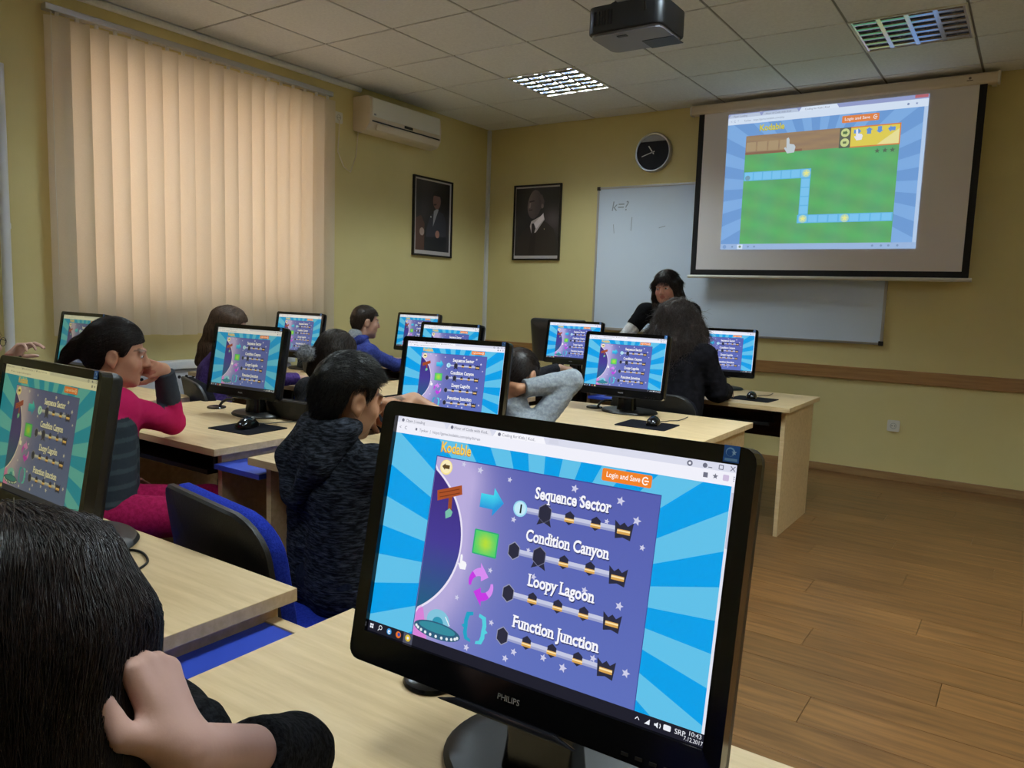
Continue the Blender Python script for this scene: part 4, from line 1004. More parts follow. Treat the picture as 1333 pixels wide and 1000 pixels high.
def nets(D, org, res):
    S = D < 0; nx, ny, nz = D.shape
    cnt = np.zeros((nx - 1, ny - 1, nz - 1), np.int8)
    for i in (0, 1):
        for j in (0, 1):
            for k in (0, 1): cnt += S[i:nx - 1 + i, j:ny - 1 + j, k:nz - 1 + k]
    m = (cnt > 0) & (cnt < 8); C = np.argwhere(m); idx = np.full(m.shape, -1, np.int32); idx[m] = np.arange(len(C))
    acc = np.zeros((len(C), 3)); w = np.zeros(len(C))
    cs = [(i, j, k) for i in (0, 1) for j in (0, 1) for k in (0, 1)]
    for a in cs:
        for b in cs:
            if sum(b) - sum(a) == 1 and all(y >= x for x, y in zip(a, b)):
                da = D[C[:, 0] + a[0], C[:, 1] + a[1], C[:, 2] + a[2]]; db = D[C[:, 0] + b[0], C[:, 1] + b[1], C[:, 2] + b[2]]
                x = (da < 0) != (db < 0); t = np.where(x, da / np.where(x, da - db, 1), 0)
                p = np.array(a) + t[:, None] * (np.array(b) - np.array(a)); acc[x] += p[x]; w[x] += 1
    V = org + res * (C + acc / w[:, None]); F = []
    for ax in range(3):
        sl0 = [slice(None)] * 3; sl1 = [slice(None)] * 3; sl0[ax] = slice(0, -1); sl1[ax] = slice(1, None)
        A_, B_ = S[tuple(sl0)], S[tuple(sl1)]; x = A_ != B_; E = np.argwhere(x)
        u, v = [(1, 2), (2, 0), (0, 1)][ax]
        E = E[(E[:, u] > 0) & (E[:, v] > 0) & (E[:, u] < D.shape[u] - 1) & (E[:, v] < D.shape[v] - 1)]
        ins = A_[tuple(E.T)]
        def g(du, dv):
            q = E.copy(); q[:, u] -= du; q[:, v] -= dv; return idx[tuple(q.T)]
        q = np.stack([g(1, 1), g(0, 1), g(0, 0), g(1, 0)], 1)
        q[~ins] = q[~ins][:, ::-1]; F.append(q)
    F = np.concatenate(F); F = F[(F >= 0).all(1)]
    return V, F
def vnormals(V, F):
    n = np.cross(V[F[:, 2]] - V[F[:, 0]], V[F[:, 3]] - V[F[:, 1]]); N = np.zeros_like(V)
    for k in range(4): np.add.at(N, F[:, k], n)
    return N / (np.linalg.norm(N, axis=1)[:, None] + 1e-12)
def smooth_v(V, F, it=2, lam=.5):
    n = len(V)
    for _ in range(it):
        A_ = np.zeros_like(V); c = np.zeros(n)
        for k in range(4):
            np.add.at(A_, F[:, k], V[F[:, (k + 1) % 4]]); np.add.at(c, F[:, k], 1)
            np.add.at(A_, F[:, (k + 1) % 4], V[F[:, k]]); np.add.at(c, F[:, (k + 1) % 4], 1)
        V = V + lam * (A_ / np.maximum(c, 1)[:, None] - V)
    return V
RNG = np.random.default_rng(5)
def ripple(V, freq, seed, octs=5):
    r = np.random.default_rng(seed); o = np.zeros(len(V))
    for _ in range(octs):
        d = r.normal(size=3); d /= np.linalg.norm(d); d2 = r.normal(size=3) * freq * .5
        o += np.sin((V @ d) * freq * r.uniform(.6, 1.5) + r.uniform(0, 6) + 1.3 * np.sin(V @ d2 + r.uniform(0, 6)))
    return o / octs
def strands(V, N, F, n, length, flow, rad, seed, segs=4, lift=.0, wav=0.0, jitter=.25, hug=False):
    """many tapered three-sided hairs lying along the flow direction"""
    r = np.random.default_rng(seed); f = r.integers(0, len(F), n); p = V[F[f]].mean(1); nn = N[F[f]].mean(1)
    Vs = []; Fs = []; L = length * r.uniform(.6, 1.2, n); pts = [p]; q = p.copy(); j = r.normal(size=(n, 3)) * jitter; off = np.abs(r.normal(size=n)) * .0012
    tree = BVHTree.FromPolygons([tuple(v) for v in V], [tuple(f_) for f_ in F]) if hug else None
    cur = nn.copy()
    for k in range(segs):
        d = flow(q) + j; d = d - cur * (d * cur).sum(1)[:, None] * (1 - lift); d /= np.linalg.norm(d, axis=1)[:, None] + 1e-9
        q = q + d * (L / segs)[:, None] + cur * (lift * .25 * L / segs)[:, None]
        if tree is not None:
            q2 = q.copy()
            for i_ in range(n):
                hit = tree.find_nearest(Vector(q[i_]))
                if hit[0] is not None:
                    nv_ = np.array(hit[1]); nv_ = nv_ if nv_ @ cur[i_] > -.2 else -nv_; cur[i_] = nv_
                    q2[i_] = np.array(hit[0]) + nv_ * (.0012 + .004 * lift * (k + 1) + off[i_])
            q = q2
        if wav: q = q + r.normal(size=(n, 3)) * wav
        pts.append(q)
    base = 0; R_ = []
    for k, c in enumerate(pts):
        t = pts[min(k + 1, segs)] - pts[max(k - 1, 0)]; t /= np.linalg.norm(t, axis=1)[:, None] + 1e-9
        s = np.cross(t, nn); s /= np.linalg.norm(s, axis=1)[:, None] + 1e-9
        w = rad * (1 - .85 * k / segs)
        R_.append(np.stack([c - s * w, c + s * w, c + nn * w * 1.2], 1))
    A_ = np.stack(R_, 1); nv = (segs + 1) * 3; base = np.arange(n)[:, None, None] * nv
    tpl = []
    for k in range(segs):
        for a in range(3): b = (a + 1) % 3; tpl.append((k * 3 + a, k * 3 + b, k * 3 + 3 + b, k * 3 + 3 + a))
    return A_.reshape(-1, 3), (base + np.array(tpl)[None]).reshape(-1, 4)

def hair_mat(name, c1, c2, rough=.42):
    return noise_color(mat(name, rough=rough, spec=.35), c1, c2, scale=(1, 1, .12), nscale=120, detail=3, bump=.35)
H_black = hair_mat('hair_black', rgb(10, 9, 10), rgb(24, 22, 22)); H_dark = hair_mat('hair_dark_brown', rgb(20, 13, 11), rgb(44, 30, 25), .38)
H_brown = hair_mat('hair_brown', rgb(62, 44, 34), rgb(104, 80, 62)); H_mid = hair_mat('hair_short_brown', rgb(34, 24, 18), rgb(58, 44, 34)); H_curl = hair_mat('hair_curly_dark', rgb(30, 22, 20), rgb(66, 52, 48))
M_skin = vcol(mat('skin', rough=.5, spec=.35), bump=.06, bscale=160)
M_eye = vcol(mat('eye_surface', rough=.1))
def cloth(name, c1, c2, stretch=(1, 1, 1), ns=90, bump=.4, lo=.4, hi=.62): return noise_color(mat(name, rough=.92, spec=.12), c1, c2, scale=stretch, nscale=ns, detail=3, lo=lo, hi=hi, bump=bump)
C_knit = cloth('black_heather_knit', rgb(17, 18, 24), rgb(76, 82, 95), (1.0, 1.0, 5.5), 42, .8, .42, .82)
C_pink = vcol(mat('pink_and_grey_raglan', rough=.9, spec=.12), bump=.25, bscale=90)
C_mag = cloth('magenta_trousers', rgb(150, 22, 70), rgb(172, 30, 84)); C_blue = cloth('blue_hoodie', rgb(50, 60, 128), rgb(66, 78, 156)); C_grey = cloth('grey_sweatshirt', rgb(142, 148, 158), rgb(164, 170, 178), bump=.2)
C_blk = cloth('black_cloth_top', rgb(9, 9, 11), rgb(18, 18, 22)); C_puff = cloth('black_padded_jacket', rgb(14, 13, 17), rgb(26, 24, 30), ns=30); C_whi = cloth('white_sleeve', rgb(196, 196, 200), rgb(214, 214, 218), bump=.15)
C_jean = cloth('dark_trousers', rgb(24, 28, 42), rgb(36, 40, 56)); C_char = cloth('charcoal_jumper', rgb(38, 38, 44), rgb(56, 56, 62)); C_dknit = cloth('black_fuzzy_knit', rgb(8, 8, 10), rgb(34, 34, 38), (1, 1, 1), 150, .8)
C_fur = cloth('grey_fluff', rgb(120, 122, 128), rgb(172, 174, 180), bump=.6); C_purple = cloth('purple_jumper', rgb(60, 44, 96), rgb(84, 62, 126)); M_shoe = mat('dark_shoe', rgb(24, 22, 24), .6)

def unit(v): v = np.array(v, float); return v / (np.linalg.norm(v) + 1e-12)
def hd_dir(yaw, pitch=0): a, p = R(yaw), R(pitch); return np.array([math.sin(a) * math.cos(p), math.cos(a) * math.cos(p), math.sin(p)])
def frame(yaw, pitch=0, roll=0):
    y = hd_dir(yaw, pitch); x = unit(np.cross(y, (0, 0, 1))); z = np.cross(x, y)
    c, s_ = math.cos(R(roll)), math.sin(R(roll)); return np.stack([c * x - s_ * z, y, c * z + s_ * x])     # rows: right, forward, up
def add_hand(F, w, d, n, side, curl, sc=.88, k=.006, thumb=None, spread=1.0):
    """w wrist, d towards the knuckles, n out of the palm, side +1 when the thumb lies towards d x n"""
    d = unit(d); n = unit(np.array(n, float) - d * (np.array(n, float) @ d)); l = np.cross(d, n) * side
    w = np.array(w, float)
    def turn(v, a): return v * math.cos(a) + np.cross(np.cross(v, n), v) * math.sin(a) if False else v
    kn = []
    for i, (off, ln) in enumerate(((.030, .080), (.0105, .084), (-.009, .080), (-.027, .072))):
        p = w + (l * off * spread + d * ln) * sc; kn.append(p); F.cap(w + (l * off * .55 + d * .012) * sc, p, .0125 * sc, .0105 * sc, k=.012)
    F.cap(w + n * .004 * sc, w + (d * .045 + n * .006) * sc, .016 * sc, .012 * sc, k=.02)
    for i, p in enumerate(kn):
        ls = np.array([(.040, .025, .021), (.045, .028, .022), (.041, .026, .021), (.031, .020, .019)][i]) * sc
        a = 0; q = p; c = curl[i] if isinstance(curl, (list, tuple)) else curl
        dd = unit(d + l * (.10 - .07 * i) * spread); rr = (.0092, .0095, .009, .008)[i] * sc
        for j in range(3):
            a += R(c) * (1.0, 1.15, .7)[j]; v = dd * math.cos(a) + n * math.sin(a); q2 = q + v * ls[j]
            F.cap(q, q2, rr * (1 - .08 * j), rr * (1 - .08 * (j + 1)), k=.0035); q = q2
    t = thumb if thumb is not None else unit(d * .72 + l * .62 + n * .32)
    b0 = w + (l * .020 + d * .014 + n * .004) * sc; b1 = b0 + unit(d * .45 + l * .75 + n * .25) * .036 * sc; b2 = b1 + t * .032 * sc; b3 = b2 + unit(t + n * .2 - l * .15) * .025 * sc
    F.cap(b0, b1, .0145 * sc, .0115 * sc, k=.012); F.cap(b1, b2, .0112 * sc, .0102 * sc, k=.004); F.cap(b2, b3, .0102 * sc, .0085 * sc, k=.003)
def add_head(F, H, M, s, neck_to, nr=.046):
    def P(x, y, z): return H + (M[0] * x + M[1] * y + M[2] * z) * s
    def E(c, r, k=.02, op='u'): F.ell(P(*c), np.array(r) * s, M, k * s, op)
    E((0, -.014, .036), (.0745, .092, .080)); E((0, .020, -.028), (.058, .066, .072), .03); E((0, .045, -.078), (.034, .034, .030), .03)
    E((0, .064, -.098), (.017, .017, .014), .02)
    for sx in (-1, 1):
        E((sx * .036, .054, -.026), (.026, .026, .028), .02); E((sx * .045, .016, -.068), (.018, .036, .024), .03)
        E((sx * .031, .089, .010), (.015, .011, .0095), .012, 's'); E((sx * .031, .0735, .0085), (.0135, .012, .0125), .004)
        F.cap(P(sx * .014, .088, .024), P(sx * .046, .076, .026), .0065 * s, .005 * s, .010)
        E((sx * .079, -.008, -.003), (.0095, .021, .031), .008); E((sx * .087, -.005, .001), (.006, .011, .017), .005, 's'); E((sx * .077, -.002, -.030), (.007, .009, .011), .006)
        E((sx * .0095, .092, -.028), (.0075, .0085, .0065), .006)
    F.cap(P(0, .083, .016), P(0, .101, -.018), .0075 * s, .0105 * s, .012); E((0, .1015, -.0235), (.0105, .0095, .0085), .006)
    E((0, .0835, -.0475), (.021, .0085, .0050), .006); E((0, .0815, -.0575), (.018, .0090, .0058), .006); E((0, .094, -.0525), (.022, .006, .0016), .003, 's')
    nk = P(0, -.022, -.055); F.cap(nk, neck_to, nr * s, nr * 1.1, k=.03)
    return P
def skin_cols(V, H, M, s, tone):
    L = ((V - H) @ M.T) / s; c = np.tile(np.array(tone[:3]), (len(V), 1)); x, y, z = np.abs(L[:, 0]), L[:, 1], L[:, 2]
    inh = np.linalg.norm(L, axis=1) < .16
    lip = inh & (y > .072) & (((x / .0225) ** 2 + ((z + .0525) / .0115) ** 2) < 1); c[lip] = np.array(tone[:3]) * np.array([.72, .45, .45])
    ck = inh * np.exp(-((x - .04) / .02) ** 2 - ((z + .028) / .02) ** 2) * (y > .03); c *= 1 - ck[:, None] * np.array([.0, .14, .12])
    br = inh & (y > .055) & (x > .013) & (x < .05) & (np.abs(z - (.0265 + .004 * np.sin((x - .01) * 70))) < .0042); c[br] = c[br] * .30 + np.array((.010, .007, .006))
    return c
KEEP_Y = np.array([-.15, -.05, -.036, -.024, .010, .018, .030, .046, .10]); KEEP_Z = np.array([-.085, -.072, -.03, .020, .026, -.005, .012, .050, .060])
def hair_shell(F, H, M, s, rx, ry, rz, keep=True, dz=0.0, ky=KEEP_Y, kz=KEEP_Z, cz=.038, cy=-.014):
    def P(x, y, z): return H + (M[0] * x + M[1] * y + M[2] * z) * s
    F.ell(P(0, cy, cz), np.array((rx, ry, rz)) * s, M, .01); F.ell(P(0, -.045, -.01), np.array((rx * .82, ry * .62, rz * .72)) * s, M, .03)
    if keep:
        def f(X, Y, Z):
            x, y, z = X - H[0], Y - H[1], Z - H[2]
            ly = (M[1][0] * x + M[1][1] * y + M[1][2] * z) / s; lz = (M[2][0] * x + M[2][1] * y + M[2][2] * z) / s
            return (np.interp(ly, ky, kz) + dz - lz) * s * .7
        F.add(f, H - .3, H + .3, 'i', .006)
    return P
def eyes(parent, org, H, M, s, look=(0, 0)):
    for sx in (-1, 1):
        c = H + (M[0] * sx * .031 + M[1] * .0762 + M[2] * .0080) * s; n = 14
        V = []; Fq = []; C = []
        for i in range(n + 1):
            th = math.pi * i / n
            for j in range(n):
                ph = 2 * math.pi * j / n; v = np.array((math.sin(th) * math.cos(ph), math.cos(th), math.sin(th) * math.sin(ph)))
                V.append(c - org + (M[0] * v[0] + M[1] * v[1] + M[2] * v[2] * .74) * .0114 * s); C.append((.01, .008, .007) if th < .30 else ((.06, .035, .02) if th < .62 else (.55, .50, .48)))
        for i in range(n):
            for j in range(n): Fq.append((i * n + j, i * n + (j + 1) % n, (i + 1) * n + (j + 1) % n, (i + 1) * n + j))
        link('eye', fast_mesh('eye', V, Fq, C), M_eye, kids(parent, 'body')[0])

TONE = rgb(206, 160, 136)
def person(label, hip, yaw, H, hd, arms, top, bottom, hair, name='person', s=.93, res=.006, hres=None, tone=TONE, chest=None, bulk=1.0, stand=False, feet=None, wrinkle=.0022, top_name='sweater', sleeve=None, cuff=None, hem=-.02, colfn=None, shw=.135, group=None, neck_r=.046, belly=1.0):
    hip, H = np.array(hip, float), np.array(H, float); org = np.array((hip[0], hip[1], 0)); B = frame(yaw); Rt, Fw = B[0], B[1]
    root = empty(name, org, 0, label, 'person', group)
    M = frame(*hd); up = M[2]
    nt_ = H + (-M[2] * .085 - M[1] * .026) * s; v = unit(hip + np.array((0, 0, .05)) - nt_) if chest is None else unit(np.array(chest, float) - nt_)
    nb = nt_ + v * .050 * s
    ch = (nb + v * .14 * s) if chest is None else np.array(chest, float)
    F = Field(res); T = Field(res)
    add_head(F, H, M, s, nb, neck_r)
    tr = .088 * bulk
    for sx in (-1, 1):
        F.cap(hip + Rt * sx * .05 * bulk, ch + Rt * sx * .055 * bulk, tr * .92 * belly, tr * .88, k=.04)
        T.cap(hip + Rt * sx * .056 * bulk + np.array((0, 0, hem)), ch + Rt * sx * .060 * bulk, tr * 1.12 * belly, tr * 1.06, k=.05)
    sh = {}
    for sx, A_ in zip((-1, 1), arms):
        S_ = np.array(A_['sh'], float) if 'sh' in A_ else nb + v * .055 * s + Rt * sx * shw * s; sh[sx] = S_
        F.cap(nb + v * .05, S_, .038 * s, .040 * s, k=.04); F.cap(ch, S_, .06 * s, .042 * s, k=.04)
        T.cap(nb + v * .045, S_, .050 * s, .056 * s, k=.035); T.cap(ch, S_, .075 * s, .058 * s, k=.05)
        E_, W_ = np.array(A_['el'], float), np.array(A_['wr'], float); ar = A_.get('r', 1.0)
        F.cap(S_, E_, .040 * s, .032 * s, k=.015); F.cap(E_, W_, .034 * s, .022 * s, k=.012)
        add_hand(F, W_, A_['d'], A_['n'], A_.get('side', sx), A_.get('curl', 25), A_.get('hs', .86), thumb=A_.get('thumb'), spread=A_.get('spread', 1.0))
        if not sleeve:
            cf = A_.get('cuff', .93)
            T.cap(S_, E_, .055 * s * ar, .046 * s * ar, k=.02); T.cap(E_, E_ + (W_ - E_) * cf, .047 * s * ar, .037 * s * ar, k=.015, flat=True)
        else: T.cap(S_, S_ + (E_ - S_) * sleeve, .066 * s, .060 * s, k=.02, flat=True)
    if top_name in ('hoodie', 'sweatshirt', 'jacket'): T.cap(nb + v * .02 - Rt * .03, nb + v * .02 + Rt * .03, .058 * s, k=.03)
    T.ell(nt_ + v * -.005, (.056 * s, .056 * s, .05 * s), None, .012, 's')
    B_ = Field(max(res, .008))
    if stand:
        for sx, ft in zip((-1, 1), feet):
            ft = np.array(ft, float); kn = (hip + Rt * sx * .08 + ft) / 2 + Fw * .03
            F.cap(hip + Rt * sx * .075, kn, .070, .050, k=.03); F.cap(kn, ft + np.array((0, 0, .07)), .048, .034, k=.02)
            B_.cap(hip + Rt * sx * .075, kn, .095, .068, k=.03); B_.cap(kn, ft + np.array((0, 0, .08)), .066, .052, k=.02)
        fts = [np.array(f_, float) for f_ in feet]
    else:
        fts = []
        for sx in (-1, 1):
            h0 = hip + Rt * sx * .07 + np.array((0, 0, -.015)); kn = h0 + Fw * .34 * s + Rt * sx * .02 + np.array((0, 0, -.01)); ft = kn * np.array((1, 1, 0)) + Fw * .02
            F.cap(h0, kn, .058, .044, k=.03); F.cap(kn, ft + np.array((0, 0, .07)), .043, .030, k=.02)
            B_.cap(h0, kn, .078, .060, k=.03); B_.cap(kn, ft + np.array((0, 0, .085)), .058, .046, k=.02); fts.append(ft)
    B_.cap(hip - Rt * .05, hip + Rt * .05, .098, k=.03)
    for ft in fts: F.cap(ft + np.array((0, 0, .07)), ft + Fw * .12 + np.array((0, 0, .022)), .024, .02, k=.02)
    V, Q = F.mesh(); V = smooth_v(V, Q, 1, .35)
    link('body', fast_mesh('body', V - org, Q, skin_cols(V, H, M, s, tone)), M_skin, root)
    V, Q = T.mesh(); N = vnormals(V, Q)
    V = V + N * (wrinkle * (ripple(V, 55, 3) + .6 * ripple(V * np.array((1, 1, 2.2)), 95, 9)))[:, None]; V = smooth_v(V, Q, 1, .4)
    link(top_name, fast_mesh(top_name, V - org, Q, colfn(V, dict(hip=hip, ch=ch, nb=nb, arms=arms, sh=sh)) if colfn else None), top, root)
    V, Q = B_.mesh(); link('trousers', fast_mesh('trousers', V - org, Q), bottom, root)
    for ft in fts:
        G = Field(.010); G.cap(ft + np.array((0, 0, .055)) - Fw * .02, ft + Fw * .11 + np.array((0, 0, .034)), .042, .034, k=.02); G.cap(ft + np.array((0, 0, .07)), ft + np.array((0, 0, .10)), .040, .036, k=.02)
        G.add(lambda X, Y, Z: .004 - Z + X * 0 + Y * 0, ft - .4, ft + .4, 'i', .002)
        V, Q = G.mesh(); link('shoe', fast_mesh('shoe', V - org, Q), M_shoe, root)
    if hair: hair(root, org, H, M, s)
    return root, dict(org=org, nb=nb, v=v, ch=ch, Rt=Rt, Fw=Fw, M=M, sh=sh)

def mk_hair(m, kind='short', res=.005, n=2600, rx=.082, ry=.101, rz=.090, length=.03, locks=(), dz=0.0, seed=1, bumps=.0015, sr=.0011, lift=.25, ky=KEEP_Y, kz=KEEP_Z, flow=None, wav=0.0, jitter=.25, nfreq=110, piece='hair', hug=False):
    def f(root, org, H, M, s):
        G = Field(res); P = hair_shell(G, H, M, s, rx, ry, rz, True, dz, ky, kz)
        for pts, r0, r1 in locks:
            q = [np.array(p, float) if len(p) == 3 and not isinstance(p, tuple) else P(*p) for p in pts]; n_ = len(q) - 1
            for i in range(n_): G.cap(q[i], q[i + 1], (r0 + (r1 - r0) * i / n_) * s, (r0 + (r1 - r0) * (i + 1) / n_) * s, k=.03)
        V, Q = G.mesh(); N = vnormals(V, Q); V = V + N * (bumps * ripple(V, nfreq, seed, 6))[:, None]
        if kind == 'short': fl = lambda p: (M[1] * .9 - M[2] * .15)[None] * np.where(((p - H) @ M[2] > .05 * s)[:, None], 1, 0) + (-M[2] * 1.0 - M[1] * .25)[None] * np.where(((p - H) @ M[2] <= .05 * s)[:, None], 1, 0)
        else: fl = lambda p: np.array(flow if flow is not None else (-M[2] - M[1] * .3))[None] + 0 * p
        Vs, Fs = strands(V, N, Q, n, length, fl, sr, seed, 6 if hug else 4, lift, wav, jitter, hug)
        Va = np.concatenate([V, Vs]); Qa = np.concatenate([Q, Fs + len(V)])
        link(piece, fast_mesh(piece, Va - org, Qa), m, root)
    return f

G_PUP = None
def arm(el, wr, d, n, **k): return dict(el=el, wr=wr, d=d, n=n, **k)

# pupil in the black knit hoodie
Hk = np.array((-1.487, 1.420, .997))
r1, c1_ = person('pupil in black heather knit hoodie seen from behind with hand at mouth', (-1.455, 1.350, .545), 12, Hk, (18, -12, 5),
    [arm((-1.68, 1.60, .775), (-1.56, 1.76, .765), (.6, .7, 0), (0, 0, -1)),
     arm((-1.275, 1.70, .875), (-1.402, 1.580, .986), (-.62, -.70, -.08), (-.10, -.12, -1), curl=(36, 42, 48, 54), cuff=.30, hs=1.0, sh=(-1.352, 1.375, .835))],
    C_knit, C_jean, mk_hair(H_black, n=9000, length=.024, rx=.085, ry=.103, rz=.098, res=.004, sr=.0009, lift=.35, seed=2, bumps=.0022, ky=np.array([-.15, -.060, -.046, -.034, .010, .020, .034, .050, .10]), kz=np.array([-.085, -.072, -.025, .040, .042, .014, .030, .066, .074])), res=.0042, top_name='hoodie', tone=rgb(196, 146, 116), wrinkle=.0045, bulk=1.02)
eyes(r1, c1_['org'], Hk, c1_['M'], .93)
G = Field(.0045); b0 = c1_['nb']; Rt, Fw, v_ = c1_['Rt'], c1_['Fw'], c1_['v']
def W_(x, y, z): return b0 + Rt * x + Fw * y + np.array((0, 0, z))
for sx in (-1, 1):
    G.cap(W_(sx * .030, .045, .050), W_(sx * .078, -.020, .040), .026, .034, k=.02); G.cap(W_(sx * .078, -.020, .040), W_(sx * .078, -.088, -.035), .034, .034, k=.02); G.cap(W_(sx * .078, -.088, -.035), W_(sx * .012, -.115, -.128), .032, .026, k=.02)
G.ell(W_(0, -.080, -.035), (.080, .036, .080), frame(12), .03); G.cap(W_(-.05, -.045, .035), W_(.05, -.045, .035), .034, k=.02)
V, Q = G.mesh(); N = vnormals(V, Q); V = V + N * (.0045 * ripple(V, 75, 21))[:, None]; V = smooth_v(V, Q, 1, .4)
link('hood', fast_mesh('hood', V - c1_['org'], Q), C_knit, kids(r1, 'hoodie')[0])

# girl in pink
def pink_cols(V, q):
    a = q['arms'][1]; E_, W__ = np.array(a['el']), np.array(a['wr']); out = np.tile(np.array(rgb(50, 58, 64)[:3]), (len(V), 1))
    st = (np.sin(V[:, 2] * 130) > .55); out[st] = np.array(rgb(66, 76, 80)[:3])
    def seg(p, a_, b_): ab = b_ - a_; t = np.clip(((p - a_) @ ab) / (ab @ ab), 0, 1); return np.linalg.norm(p - a_ - t[:, None] * ab, axis=1), t
    near = np.zeros(len(V), bool); cuf = np.zeros(len(V), bool)
    for k, sx in ((0, -1), (1, 1)):
        e, w = np.array(q['arms'][k]['el']), np.array(q['arms'][k]['wr'])
        d1, _ = seg(V, q['sh'][sx], e); d2, t2 = seg(V, e, w); near |= (d1 < .078) | (d2 < .062); cuf |= (d2 < .062) & (t2 > .42)
    near |= V[:, 2] > q['nb'][2] - .075
    out[near] = np.array(rgb(196, 34, 92)[:3]); out[cuf] = np.array(rgb(62, 66, 74)[:3]); return out
Hp = np.array((-2.508, 1.350, 1.046))
r2, c2_ = person('girl in pink sweater with dark ponytail resting her chin on her hand', (-2.465, 1.275, .545), 34, Hp, (34, -8, 5),
    [arm((-2.68, 1.36, .67), (-2.72, 1.46, .57), (.1, .9, -.2), (0, 0, -1)), arm((-2.545, 1.565, .788), (-2.492, 1.505, .985), (.34, -.82, .12), (-.75, -.2, .25), curl=(62, 66, 70, 72), sh=(-2.455, 1.315, .878), cuff=.97, hs=.82)],
    C_pink, C_mag, mk_hair(H_dark, 'long', n=6000, length=.07, rx=.080, ry=.100, rz=.091, res=.0045, hug=True, locks=[([(0, -.085, .025), (0, -.125, .012), (0, -.150, -.02), (.004, -.172, -.075)], .020, .010), ([(0, -.09, .02), (0, -.112, .012)], .026, .020)], flow=unit((-.56, -.80, -.35)), seed=4, sr=.0009, lift=.05, bumps=.001, jitter=.12), res=.0048, colfn=pink_cols, tone=rgb(206, 152, 124))
eyes(r2, c2_['org'], Hp, c2_['M'], .93)

# pupil with glasses at the left edge
He = np.array((-3.550, 1.330, 1.025))
r3, c3_ = person('pupil with glasses in dark jumper at the left edge raising a hand', (-3.56, 1.26, .545), 40, He, (50, -4, 0),
    [arm((-3.68, 1.55, .775), (-3.60, 1.68, .768), (.6, .7, 0), (0, 0, -1)), arm((-3.43, 1.52, .80), (-3.475, 1.425, .965), (.38, .45, .55), (.55, .1, -.6), curl=(26, 30, 36, 42), sh=(-3.47, 1.27, .87), spread=1.1)],
    C_char, C_jean, mk_hair(H_brown, 'long', n=2500, length=.05, res=.006, locks=[([(.07, -.03, .03), (.085, -.04, -.06), (.075, -.05, -.16)], .03, .02), ([(-.07, -.03, .03), (-.085, -.04, -.06), (-.075, -.05, -.16)], .03, .02), ([(0, -.08, .0), (0, -.09, -.16)], .05, .04)], seed=5), res=.006, tone=rgb(206, 166, 150))
eyes(r3, c3_['org'], He, c3_['M'], .93)
M = c3_['M']
def gp(x, y, z): return tuple(He + (M[0] * x + M[1] * y + M[2] * z) * .93 - c3_['org'])
mb = MB()
for sx in (-1, 1):
    mb.tube([gp(sx * .032 + .024 * math.cos(a), .098, .006 + .019 * math.sin(a)) for a in [2 * math.pi * k / 16 for k in range(17)]], .0016, 6)
    mb.tube([gp(sx * .056, .098, .010), gp(sx * .080, .06, .012), gp(sx * .084, -.005, .010)], .0014, 6)
mb.tube([gp(-.009, .099, .008), gp(0, .103, .011), gp(.009, .099, .008)], .0014, 6); mb.build('glasses', M_frame, r3)

# girl with long straight hair by the blind
Hl = np.array((-3.640, 2.590, 1.058))
r4, c4_ = person('girl with long straight brown hair sitting beside the blind', (-3.66, 2.46, .545), 30, Hl, (44, -14, 0),
    [arm((-3.86, 2.72, .775), (-3.72, 2.92, .768), (.2, .9, 0), (0, 0, -1)), arm((-3.44, 2.70, .78), (-3.45, 2.90, .772), (-.1, .9, 0), (0, 0, -1))],
    C_purple, C_jean, mk_hair(H_brown, 'long', n=9000, length=.15, rx=.083, ry=.101, rz=.090, res=.006, sr=.0012, lift=.03, seed=6, bumps=.0022, nfreq=70, hug=True, jitter=.08,
        locks=[([(x, y, .05), (x * 1.08, y - .015, -.04), (x * 1.05, y - .03, -.14), (x * .95, y - .035, -.245)], .034, .022) for x, y in ((-.075, -.02), (-.05, -.06), (0, -.085), (.05, -.06), (.072, -.02), (.078, .02))]), res=.007, tone=rgb(206, 166, 146))
eyes(r4, c4_['org'], Hl, c4_['M'], .93)

# pupil in blue hoodie
Hb = np.array((-3.764, 3.740, 1.070))
r5, c5_ = person('pupil with short brown hair in blue hoodie reaching to the keyboard', (-3.79, 3.66, .545), 26, Hb, (30, -5, 0),
    [arm((-3.98, 3.90, .79), (-3.84, 4.12, .785), (.3, .9, 0), (0, 0, -1)), arm((-3.575, 3.84, .785), (-3.60, 4.06, .80), (-.1, .9, .1), (0, 0, -1), sh=(-3.655, 3.665, .87))],
    C_blue, C_jean, mk_hair(H_mid, n=3000, length=.018, rx=.079, ry=.098, rz=.088, res=.006, seed=8, lift=.2), res=.007, top_name='hoodie', tone=rgb(206, 160, 140))
eyes(r5, c5_['org'], Hb, c5_['M'], .93)
G = Field(.007); b0 = c5_['nb']; Rt, Fw = c5_['Rt'], c5_['Fw']
for sx in (-1, 1):
    G.cap(W_(sx * .03, .03, .025), W_(sx * .075, -.03, .008), .022, .028, k=.02); G.cap(W_(sx * .075, -.03, .008), W_(0, -.10, -.07), .028, .024, k=.02)
G.ell(W_(0, -.07, -.03), (.065, .030, .055), frame(26), .03)
V, Q = G.mesh(); link('hood', fast_mesh('hood', V - c5_['org'], Q), C_blue, kids(r5, 'hoodie')[0])
G = Field(.006); G.cap(W_(-.01, -.035, .035), W_(.01, -.030, .035), .048, k=.01); V, Q = G.mesh(); link('collar', fast_mesh('collar', V - c5_['org'], Q), C_grey, r5)

